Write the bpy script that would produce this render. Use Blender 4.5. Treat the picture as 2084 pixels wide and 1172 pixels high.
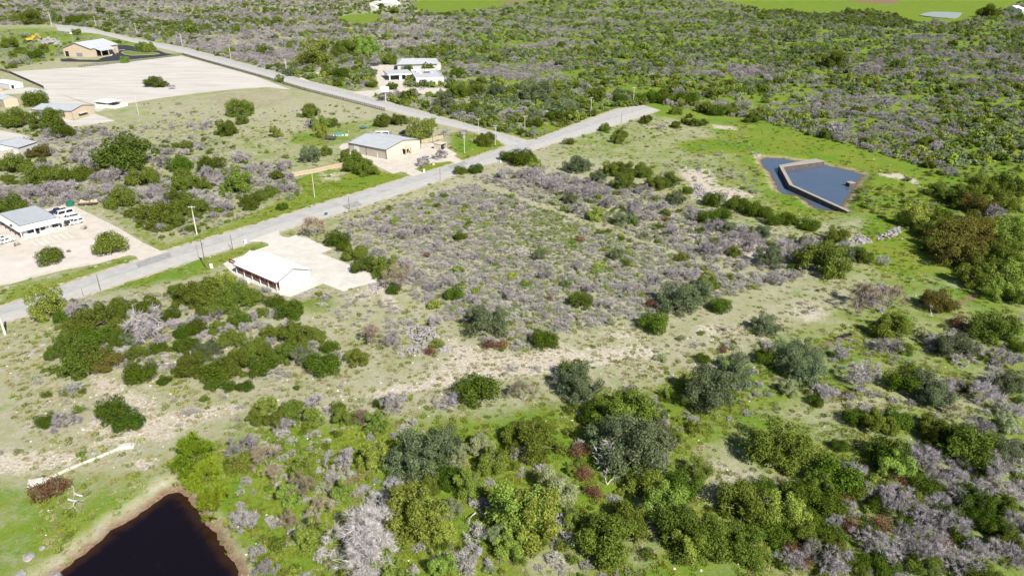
import bpy, math, random
import numpy as np
from math import radians, sin, cos, pi, atan2, hypot, sqrt

for o in list(bpy.data.objects):
    bpy.data.objects.remove(o, do_unlink=True)
scene = bpy.context.scene
C = scene.collection

# ------------------------------------------------------------------ camera, sky, sun, exposure
PW, PH, F, HC, YH = 2084.0, 1172.0, 1450.0, 90.0, -90.0
TH = math.atan((PH / 2 - YH) / F)
cam_d = bpy.data.cameras.new('camera')
cam = bpy.data.objects.new('camera', cam_d)
C.objects.link(cam)
cam.location = (0, 0, HC)
cam.rotation_euler = (pi / 2 - TH, 0, 0)
cam_d.sensor_width = 36.0
cam_d.lens = 36.0 * F / PW
cam_d.clip_start = 1.0
cam_d.clip_end = 20000.0
scene.camera = cam

SUN_EL, SUN_AZ = radians(41.0), radians(-57.0)      # azimuth of the sun, measured from +X
world = bpy.data.worlds.new('World')
scene.world = world
world.use_nodes = True
wn = world.node_tree
sky = wn.nodes.new('ShaderNodeTexSky')
sky.sky_type = 'NISHITA'
sky.sun_disc = False
sky.sun_elevation = SUN_EL
sky.sun_rotation = pi / 2 - SUN_AZ
sky.air_density = 1.0
sky.dust_density = 0.6
sky.ozone_density = 1.5
bg = wn.nodes['Background']
bg.inputs[1].default_value = 0.056
wn.links.new(sky.outputs[0], bg.inputs[0])

sd = bpy.data.lights.new('sun', 'SUN')
sd.energy = 5.0
sd.angle = radians(0.55)
sd.color = (1.0, 0.95, 0.86)
sun = bpy.data.objects.new('sun', sd)
C.objects.link(sun)
sun.rotation_euler = (pi / 2 - SUN_EL, 0, SUN_AZ + pi / 2)
sun.location = (0, 0, 200)

vs = scene.view_settings
vs.view_transform = 'Standard'
vs.look = 'None'
vs.exposure = 0.63
vs.gamma = 1.0
vs.use_curve_mapping = False
scene.cycles.use_denoising = True
scene.cycles.max_bounces = 5
scene.cycles.diffuse_bounces = 2
scene.cycles.glossy_bounces = 2
scene.cycles.transmission_bounces = 2
scene.cycles.transparent_max_bounces = 4
scene.cycles.use_adaptive_sampling = True
scene.cycles.adaptive_threshold = 0.02

rnd = random.Random(7)
rng = np.random.default_rng(7)

# ------------------------------------------------------------------ survey helpers
ST, CT = sin(TH), cos(TH)

def at(px, py, z=0.0):
    """ground survey: image position of the photograph -> point of the place at height z"""
    x = (px - PW / 2) / F
    y = (PH / 2 - py) / F
    dx, dy, dz = x, CT + y * ST, -ST + y * CT
    t = (HC - z) / -dz
    return np.array([dx * t, dy * t, z])

def proj(x, y, z=0.0):
    zz = z - HC
    yc = y * ST + zz * CT
    zc = y * CT - zz * ST
    return PW / 2 + F * x / zc, PH / 2 - F * yc / zc, F / zc

def poly(pts, z=0.0):
    return np.array([at(p[0], p[1], z)[:2] for p in pts])

def ell(cx, cy, rx, ry, n=14):
    return [(cx + rx * cos(2 * pi * i / n), cy + ry * sin(2 * pi * i / n)) for i in range(n)]

def sdist(P, pl):
    """signed distance of points P (n,2) to polygon pl, negative inside"""
    n = len(pl)
    d = np.full(len(P), 1e12)
    ins = np.zeros(len(P), bool)
    for i in range(n):
        a, b = pl[i], pl[(i + 1) % n]
        e = b - a
        w = P - a
        t = np.clip((w @ e) / max(e @ e, 1e-9), 0, 1)
        q = w - t[:, None] * e
        d = np.minimum(d, (q * q).sum(1))
        c1 = (a[1] > P[:, 1]) != (b[1] > P[:, 1])
        with np.errstate(divide='ignore', invalid='ignore'):
            xi = (b[0] - a[0]) * (P[:, 1] - a[1]) / (b[1] - a[1]) + a[0]
        ins ^= c1 & (P[:, 0] < xi)
    d = np.sqrt(d)
    return np.where(ins, -d, d)

def sdist_local(P, pl, reach):
    """signed distance only near the polygon; elsewhere = reach"""
    lo, hi = pl.min(0) - reach, pl.max(0) + reach
    m = (P[:, 0] > lo[0]) & (P[:, 0] < hi[0]) & (P[:, 1] > lo[1]) & (P[:, 1] < hi[1])
    out = np.full(len(P), reach, float)
    if m.any():
        out[m] = np.minimum(sdist(P[m], pl), reach)
    return out

# ------------------------------------------------------------------ materials
MATS = {}

def node(nt, t, **kw):
    n = nt.nodes.new(t)
    for k, v in kw.items():
        setattr(n, k, v)
    return n

def mat(name, col, rough=0.8, var=0.12, scale=1.5, bump=0.0, metal=0.0, col2=None, detail=6.0, spec=0.3, stretch=None, bscale=None, rot=0.0):
    """painted / mineral surface with uneven tone and fine relief"""
    if name in MATS:
        return MATS[name]
    m = bpy.data.materials.new(name)
    m.use_nodes = True
    nt = m.node_tree
    b = nt.nodes['Principled BSDF']
    b.inputs['Roughness'].default_value = rough
    b.inputs['Metallic'].default_value = metal
    b.inputs['Specular IOR Level'].default_value = spec
    tc = node(nt, 'ShaderNodeTexCoord')
    mp = node(nt, 'ShaderNodeMapping')
    nt.links.new(tc.outputs['Object'], mp.inputs[0])
    if stretch:
        mp.inputs['Scale'].default_value = stretch
        mp.inputs['Rotation'].default_value = (0, 0, rot)
    nz = node(nt, 'ShaderNodeTexNoise')
    nz.inputs['Scale'].default_value = scale
    nz.inputs['Detail'].default_value = detail
    nz.inputs['Roughness'].default_value = 0.65
    nt.links.new(mp.outputs[0], nz.inputs['Vector'])
    r = node(nt, 'ShaderNodeValToRGB')
    c2 = col2 or tuple(min(1, c * (1 + var * 1.6)) for c in col)
    c1 = tuple(c * (1 - var * 1.6) for c in col)
    r.color_ramp.elements[0].position = 0.3
    r.color_ramp.elements[1].position = 0.7
    r.color_ramp.elements[0].color = (*c1, 1)
    r.color_ramp.elements[1].color = (*c2, 1)
    nt.links.new(nz.outputs[0], r.inputs[0])
    nt.links.new(r.outputs[0], b.inputs['Base Color'])
    if bump:
        n2 = node(nt, 'ShaderNodeTexNoise')
        n2.inputs['Scale'].default_value = bscale or scale * 6
        n2.inputs['Detail'].default_value = 3
        nt.links.new(mp.outputs[0], n2.inputs['Vector'])
        bp = node(nt, 'ShaderNodeBump')
        bp.inputs['Strength'].default_value = 1.0
        bp.inputs['Distance'].default_value = bump
        nt.links.new(n2.outputs[0], bp.inputs['Height'])
        nt.links.new(bp.outputs[0], b.inputs['Normal'])
    MATS[name] = m
    return m

def leaf_mat(name, dark, light, hue=0.02, val=0.3, trans=0.25):
    """foliage: each leaf its own tone, each plant its own cast"""
    m = bpy.data.materials.new(name)
    m.use_nodes = True
    nt = m.node_tree
    nt.nodes.clear()
    out = node(nt, 'ShaderNodeOutputMaterial')
    geo = node(nt, 'ShaderNodeNewGeometry')
    oi = node(nt, 'ShaderNodeObjectInfo')
    mx = node(nt, 'ShaderNodeMix', data_type='RGBA')
    mx.inputs[6].default_value = (*dark, 1)
    mx.inputs[7].default_value = (*light, 1)
    nt.links.new(geo.outputs['Random Per Island'], mx.inputs[0])
    hs = node(nt, 'ShaderNodeHueSaturation')
    mr = node(nt, 'ShaderNodeMapRange')
    mr.inputs[3].default_value = 0.5 - hue
    mr.inputs[4].default_value = 0.5 + hue
    nt.links.new(oi.outputs['Random'], mr.inputs[0])
    nt.links.new(mr.outputs[0], hs.inputs['Hue'])
    m2 = node(nt, 'ShaderNodeMath', operation='FRACT')
    m3 = node(nt, 'ShaderNodeMath', operation='MULTIPLY')
    m3.inputs[1].default_value = 7.31
    nt.links.new(oi.outputs['Random'], m3.inputs[0])
    nt.links.new(m3.outputs[0], m2.inputs[0])
    mv = node(nt, 'ShaderNodeMapRange')
    mv.inputs[3].default_value = 1 - val
    mv.inputs[4].default_value = 1 + val
    nt.links.new(m2.outputs[0], mv.inputs[0])
    nt.links.new(mv.outputs[0], hs.inputs['Value'])
    nt.links.new(mx.outputs[2], hs.inputs['Color'])
    df = node(nt, 'ShaderNodeBsdfDiffuse')
    nt.links.new(hs.outputs[0], df.inputs[0])
    if trans > 0:
        tr = node(nt, 'ShaderNodeBsdfTranslucent')
        nt.links.new(hs.outputs[0], tr.inputs[0])
        ms = node(nt, 'ShaderNodeMixShader')
        ms.inputs[0].default_value = trans
        nt.links.new(df.outputs[0], ms.inputs[1])
        nt.links.new(tr.outputs[0], ms.inputs[2])
        nt.links.new(ms.outputs[0], out.inputs[0])
    else:
        nt.links.new(df.outputs[0], out.inputs[0])
    MATS[name] = m
    return m

leaf_mat('leaf_oak', (0.054, 0.082, 0.010), (0.200, 0.252, 0.045), 0.014, 0.25)
leaf_mat('leaf_brown_oak', (0.080, 0.078, 0.014), (0.220, 0.200, 0.052), 0.012, 0.18)
leaf_mat('leaf_juniper', (0.030, 0.058, 0.006), (0.116, 0.168, 0.020), 0.015, 0.22, 0.15)
leaf_mat('leaf_teal', (0.058, 0.084, 0.036), (0.225, 0.270, 0.140), 0.02, 0.25)
leaf_mat('leaf_bright', (0.105, 0.160, 0.016), (0.350, 0.430, 0.095), 0.025, 0.26, 0.28)
leaf_mat('leaf_willow', (0.115, 0.180, 0.008), (0.320, 0.410, 0.045), 0.012, 0.18, 0.3)
leaf_mat('leaf_sage', (0.165, 0.205, 0.090), (0.400, 0.440, 0.240), 0.02, 0.22)
leaf_mat('leaf_rust', (0.090, 0.045, 0.025), (0.240, 0.130, 0.080), 0.02, 0.25, 0.1)
leaf_mat('twig_grey', (0.165, 0.150, 0.156), (0.480, 0.442, 0.458), 0.03, 0.25, 0.0)
leaf_mat('twig_brush', (0.215, 0.205, 0.185), (0.520, 0.498, 0.465), 0.03, 0.22, 0.0)
leaf_mat('leaf_far_scrub', (0.085, 0.118, 0.055), (0.240, 0.290, 0.150), 0.02, 0.25)
leaf_mat('twig_brown', (0.160, 0.125, 0.090), (0.390, 0.320, 0.230), 0.03, 0.25, 0.0)
leaf_mat('twig_white', (0.330, 0.300, 0.300), (0.680, 0.640, 0.640), 0.02, 0.10, 0.0)
leaf_mat('grass_green', (0.110, 0.150, 0.012), (0.330, 0.370, 0.075), 0.03, 0.3, 0.3)
leaf_mat('grass_dry', (0.250, 0.220, 0.110), (0.480, 0.430, 0.260), 0.02, 0.2, 0.2)
leaf_mat('stone_bits', (0.360, 0.340, 0.320), (0.720, 0.690, 0.650), 0.02, 0.15, 0.0)
BARK = mat('bark', (0.13, 0.105, 0.085), 0.9, 0.3, 4, 0.02)
BARKG = mat('bark_grey', (0.33, 0.29, 0.28), 0.9, 0.25, 4, 0.02)
BARKW = mat('bark_bleached', (0.60, 0.56, 0.54), 0.9, 0.15, 4, 0.02)

# ------------------------------------------------------------------ mesh helpers
def mesh_np(name, V, faces, m):
    me = bpy.data.meshes.new(name)
    V = np.asarray(V, np.float32)
    Fc = np.asarray(faces, np.int32)
    k = Fc.shape[1]
    me.vertices.add(len(V))
    me.vertices.foreach_set('co', V.ravel())
    me.loops.add(Fc.size)
    me.loops.foreach_set('vertex_index', Fc.ravel())
    me.polygons.add(len(Fc))
    me.polygons.foreach_set('loop_start', np.arange(0, Fc.size, k, dtype=np.int32))
    me.polygons.foreach_set('loop_total', np.full(len(Fc), k, np.int32))
    me.update(calc_edges=True)
    if m:
        me.materials.append(m)
    return me

class MB:
    """collects solid shapes into one mesh"""
    def __init__(s):
        s.v, s.f = [], []
    def add(s, vs, fs):
        n = len(s.v)
        s.v += [tuple(map(float, p)) for p in vs]
        s.f += [tuple(i + n for i in f) for f in fs]
        return s
    def box(s, x0, x1, y0, y1, z0, z1, tx=0.0, ty=0.0):
        a = [(x0, y0, z0), (x1, y0, z0), (x1, y1, z0), (x0, y1, z0),
             (x0 + tx, y0 + ty, z1), (x1 - tx, y0 + ty, z1), (x1 - tx, y1 - ty, z1), (x0 + tx, y1 - ty, z1)]
        return s.add(a, [(0, 3, 2, 1), (4, 5, 6, 7), (0, 1, 5, 4), (1, 2, 6, 5), (2, 3, 7, 6), (3, 0, 4, 7)])
    def prism(s, pts, z0, z1):
        n = len(pts)
        a = [(p[0], p[1], z0) for p in pts] + [(p[0], p[1], z1) for p in pts]
        ar = sum(pts[i][0] * pts[(i + 1) % n][1] - pts[(i + 1) % n][0] * pts[i][1] for i in range(n))
        up = tuple(range(n, 2 * n)); dn = tuple(range(n - 1, -1, -1))
        sides = [(i, (i + 1) % n, n + (i + 1) % n, n + i) for i in range(n)]
        if ar < 0:
            up, dn = up[::-1], dn[::-1]
            sides = [f[::-1] for f in sides]
        return s.add(a, [up, dn] + sides)
    def profile_y(s, pts, y0, y1):
        """polygon in x-z pushed along y"""
        n = len(pts)
        a = [(p[0], y0, p[1]) for p in pts] + [(p[0], y1, p[1]) for p in pts]
        return s.add(a, [tuple(range(n)), tuple(range(2 * n - 1, n - 1, -1))] +
                     [(i, n + i, n + (i + 1) % n, (i + 1) % n) for i in range(n)])
    def tube(s, p0, p1, r0, r1=None, n=8, cap=True):
        r1 = r0 if r1 is None else r1
        p0, p1 = np.array(p0, float), np.array(p1, float)
        d = p1 - p0
        d = d / max(np.linalg.norm(d), 1e-9)
        u = np.cross(d, (0, 0, 1) if abs(d[2]) < 0.9 else (1, 0, 0))
        u /= np.linalg.norm(u)
        w = np.cross(d, u)
        a = []
        for p, r in ((p0, r0), (p1, r1)):
            a += [p + r * (cos(2 * pi * i / n) * u + sin(2 * pi * i / n) * w) for i in range(n)]
        fs = [(i, (i + 1) % n, n + (i + 1) % n, n + i) for i in range(n)]
        if cap:
            fs += [tuple(range(n - 1, -1, -1)), tuple(range(n, 2 * n))]
        return s.add(a, fs)
    def mesh(s, name, m):
        me = bpy.data.meshes.new(name)
        me.from_pydata(s.v, [], s.f)
        me.update()
        if m:
            me.materials.append(m)
        return me
    def build(s, name, m, parent=None):
        return obj(name, s.mesh(name, m), parent)

def obj(name, me, parent=None, loc=None, rz=None):
    o = bpy.data.objects.new(name, me)
    C.objects.link(o)
    if parent is not None:
        o.parent = parent
    if loc is not None:
        o.location = loc
    if rz is not None:
        o.rotation_euler = (0, 0, rz)
    return o

def tag(o, label=None, cat=None, group=None, kind=None):
    if label: o['label'] = label
    if cat: o['category'] = cat
    if group: o['group'] = group
    if kind: o['kind'] = kind
    return o

def thing(name, label, cat, loc=(0, 0, 0), rz=0.0, group=None):
    return tag(obj(name, None, None, loc, rz), label, cat, group)

def sheet(name, pl, z, m, parent=None, kind='structure'):
    """a thin slab on the ground"""
    mb = MB().prism([tuple(p) for p in pl], -0.12, z)
    o = mb.build(name, m, parent)
    if kind and parent is None:
        o['kind'] = kind
    return o
# ------------------------------------------------------------------ outlines of the place (photo survey -> metres)
ROAD_U = [(-60, 640), (0, 625), (112, 586), (220, 550), (332, 513), (430, 484), (521, 457), (600, 432), (671, 410), (746, 388), (838, 359), (871, 350), (943, 328), (1031, 298.5)]
ROAD_L = [(-60, 676), (0, 658), (62, 640), (140, 612), (215, 587), (310, 556), (405, 525), (472, 505), (521, 488), (568, 471), (661, 443), (711, 428), (800, 400), (896, 368), (921, 358), (978, 339), (1033, 324), (1124, 293), (1190, 273), (1262, 252), (1342, 224)]
ROAD_U2 = [(1092, 285), (1140, 266), (1192, 246), (1262, 222), (1312, 215)]
X_U = [(112, 51), (175, 56), (265, 77), (375, 97), (450, 117), (521, 136), (606, 160), (716, 187), (800, 211), (930, 247), (978, 261), (1026, 273), (1055, 281.5), (1068, 285.5)]
X_L = [(118, 63), (200, 69), (265, 85), (375, 109), (450, 131), (521, 151), (621, 180), (700, 201), (781, 222), (896, 253), (960, 267), (1002, 279), (1022, 290), (1034, 297)]
P_ROAD = poly(ROAD_U + X_L[::-1][:0] + [(1040, 293), (1068, 286)] + ROAD_U2 + ROAD_L[::-1])
P_CROSS = poly(X_U + [(1080, 296), (1034, 299)] + X_L[::-1])
P_JLOT = poly([(454, 537), (469, 529), (517, 512), (549, 500), (546, 496), (532, 492), (508, 491), (520, 486), (567, 469), (568, 478), (574, 483), (588, 485), (607, 479), (632, 488), (676, 507), (651, 516), (716, 542), (770, 566), (779, 576), (757, 576), (728, 583), (699, 593), (657, 577), (592, 604), (568, 600), (478, 560)])
P_HLOT = poly([(748, 326), (772, 341), (800, 354), (817, 349), (841, 359.5), (862, 352), (843, 344), (872, 333), (915, 328), (926, 333), (943, 328), (924, 318), (930, 313), (905, 300), (880, 291), (858, 293), (850, 303), (790, 322), (725, 306), (722, 289), (698, 293), (689, 300), (706, 315)])
P_GLOT = poly([(-60, 455), (96, 425), (135, 417), (150, 420), (190, 440), (240, 465), (290, 495), (322, 510), (346, 511), (283, 530), (276, 521), (262, 519), (200, 536), (130, 549), (60, 567), (20, 578), (-60, 590)])
P_GBED = poly([(-40, 526), (60, 521), (110, 499), (195, 484), (255, 497), (266, 514), (200, 531), (130, 544), (60, 561), (10, 574), (-40, 580)])
P_GRAVEL = poly([(13, 147), (90, 142), (175, 136), (260, 127), (370, 114), (450, 136), (521, 156), (592, 183), (545, 178), (475, 182), (400, 190), (325, 200), (262, 211), (200, 216), (150, 201), (87, 180)])
P_DRIVE_TRACK = poly([(0, 186), (60, 178), (100, 184), (160, 206), (215, 222), (200, 228), (150, 215), (105, 222), (60, 236), (58, 228), (100, 208), (80, 190), (0, 192)])
P_DPAD = poly([(112, 238), (150, 246), (194, 232), (233, 246), (200, 252), (150, 258), (118, 250)])
P_FPAD = poly([(-60, 268), (0, 266), (40, 273), (70, 282), (40, 290), (-60, 300)])
P_APAVE = poly([(122, 121), (142, 119), (160, 122), (200, 122.5), (208, 117), (225, 114.5), (229, 105), (240, 101), (228, 96), (240, 92), (262, 93), (290, 99), (322, 103), (338, 109), (354, 111), (330, 115), (240, 124), (200, 127), (125, 126)])
P_AISLE = poly([(247, 108), (252, 105), (262, 104), (280, 107), (300, 107), (318, 108), (325, 110), (312, 112), (268, 113.5), (256, 112)])
P_ILOT = poly([(716, 187.5), (760, 184), (772, 182), (768, 165), (764, 150), (757, 140), (752, 134), (808, 131), (812, 147), (845, 165), (818, 170), (822, 179), (912, 180), (905, 192), (826, 192), (808, 187), (780, 190), (752, 198)])
P_ISPUR = poly([(606, 160), (620, 152), (660, 143.5), (650, 150), (610, 156), (632, 167)])
P_POND1 = poly([(80, 1200), (115, 1172), (160, 1134), (230, 1083), (287, 1044), (330, 1012), (350, 1003), (362, 1002), (378, 1014), (410, 1059), (442, 1099), (475, 1149), (490, 1185), (520, 1260), (300, 1300), (100, 1260)], -1.3)
P_POND2 = poly([(1546, 326), (1562, 321.5), (1590, 323), (1619, 328), (1640, 330), (1668, 335), (1700, 341), (1732, 348), (1757, 357), (1745, 372), (1732, 390), (1723, 407), (1711, 421), (1716, 431), (1690, 429), (1668, 426), (1657, 424), (1640, 409), (1624, 398), (1594, 395), (1584, 387), (1577, 370), (1568, 355), (1555, 340)], -1.2)
P_POND3 = poly([(1872, 31.5), (1884, 27), (1900, 24.5), (1930, 25), (1957, 26.5), (1952, 33), (1946, 38.5), (1910, 36)], -0.5)
P_POOL = poly([(1692, 689), (1706, 684), (1722, 678), (1738, 677), (1734, 682), (1716, 687), (1704, 692)], -0.25)
P_FIELD1 = poly([(842, 6), (870, -4), (985, -6), (1010, 2), (1060, 2), (1030, 13), (975, 20), (935, 25), (880, 27), (850, 20)])
P_FIELD2 = poly([(985, -6), (1110, -8), (1075, 5), (1048, 10), (1005, 3)])
P_FIELD3 = poly([(1440, -2), (1480, 6), (1580, 24), (1690, 31), (1700, 24), (1770, 20), (1800, 22), (1850, 46), (1940, 50), (1975, 40), (2000, 24), (2060, 12), (2100, -8), (1440, -10)])
P_FIELD4 = poly([(1660, -4), (1840, -4), (1822, 6), (1808, 10), (1770, 8), (1740, 4)])
P_FIELD5 = poly([(688, 36), (715, 28), (770, 29), (764, 48), (735, 55), (690, 42)])
P_LOT = poly([(690, 440), (955, 362), (1575, 583), (1140, 690)])

def ragged(pl, step=1.6, amp=0.3, seed=3):
    g = np.random.default_rng(seed)
    out = []
    for i in range(len(pl)):
        a, b = pl[i], pl[(i + 1) % len(pl)]
        n = max(1, int(np.linalg.norm(b - a) / step))
        d = (b - a) / max(np.linalg.norm(b - a), 1e-6)
        for k in range(n):
            out.append(a + (b - a) * k / n + np.array([-d[1], d[0]]) * g.normal() * amp)
    return np.array(out)
P_POND1 = ragged(P_POND1, 1.4, 0.22)
P_POND2 = ragged(P_POND2, 2.0, 0.35, 4)
HARD = [P_ROAD, P_CROSS, P_JLOT, P_HLOT, P_GLOT, P_GRAVEL, P_DRIVE_TRACK, P_DPAD, P_FPAD, P_APAVE, P_ILOT, P_ISPUR]
NOTREE = HARD + [P_POND1, P_POND2, P_POND3, P_FIELD1, P_FIELD2, P_FIELD3, P_FIELD5]

# ------------------------------------------------------------------ ground sheet
def axis(lo, hi, step, far_lo, far_hi, grow=1.07):
    a = list(np.arange(lo, hi + step / 2, step))
    s = step
    while a[-1] < far_hi:
        s *= grow
        a.append(a[-1] + s)
    s = step
    while a[0] > far_lo:
        s *= grow
        a.insert(0, a[0] - s)
    return np.array(a)

XS = axis(-215, 215, 1.1, -5000, 5000)
YS = axis(70, 430, 1.1, -300, 9000, 1.06)
GX, GY = np.meshgrid(XS, YS)
GP = np.stack([GX.ravel(), GY.ravel()], 1)

def relief(P):
    x, y = P[:, 0], P[:, 1]
    z = 0.16 * np.sin(x * 0.09 + 1.3 * np.sin(y * 0.05)) + 0.14 * np.sin(y * 0.11 + 1.7 * np.sin(x * 0.06)) + 0.06 * np.sin(x * 0.43 + y * 0.21) * np.sin(y * 0.37 - x * 0.1)
    return z

def ground_z(P):
    P = np.atleast_2d(np.asarray(P, float))[:, :2]
    w = np.ones(len(P))
    for h in HARD:
        d = sdist_local(P, h, 14.0)
        w = np.minimum(w, np.clip((d - 2.0) / 10.0, 0, 1))
    z = relief(P) * w * np.clip(1.3 - P[:, 1] / 900.0, 0, 1)
    for pl, lvl, ring in ((P_POND1, -1.3, 4.5), (P_POND2, -1.2, 6.0), (P_POND3, -0.5, 10.0), (P_POOL, -0.25, 2.0)):
        d = sdist_local(P, pl, 30.0)
        t = np.clip(d / ring, 0, 1)
        bank = lvl + 0.03 + (z - lvl) * (t * t * (3 - 2 * t))
        inside = lvl - np.clip(-d * 0.45, 0.02, 2.0)
        z = np.where(d < 0, inside, np.where(d < ring, np.minimum(z, bank), z))
    return z

def gz(x, y):
    return float(ground_z([(x, y)])[0])

GZ = ground_z(GP)
nx, ny = len(XS), len(YS)
idx = np.arange(nx * ny).reshape(ny, nx)
faces = np.stack([idx[:-1, :-1].ravel(), idx[:-1, 1:].ravel(), idx[1:, 1:].ravel(), idx[1:, :-1].ravel()], 1)

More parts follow.
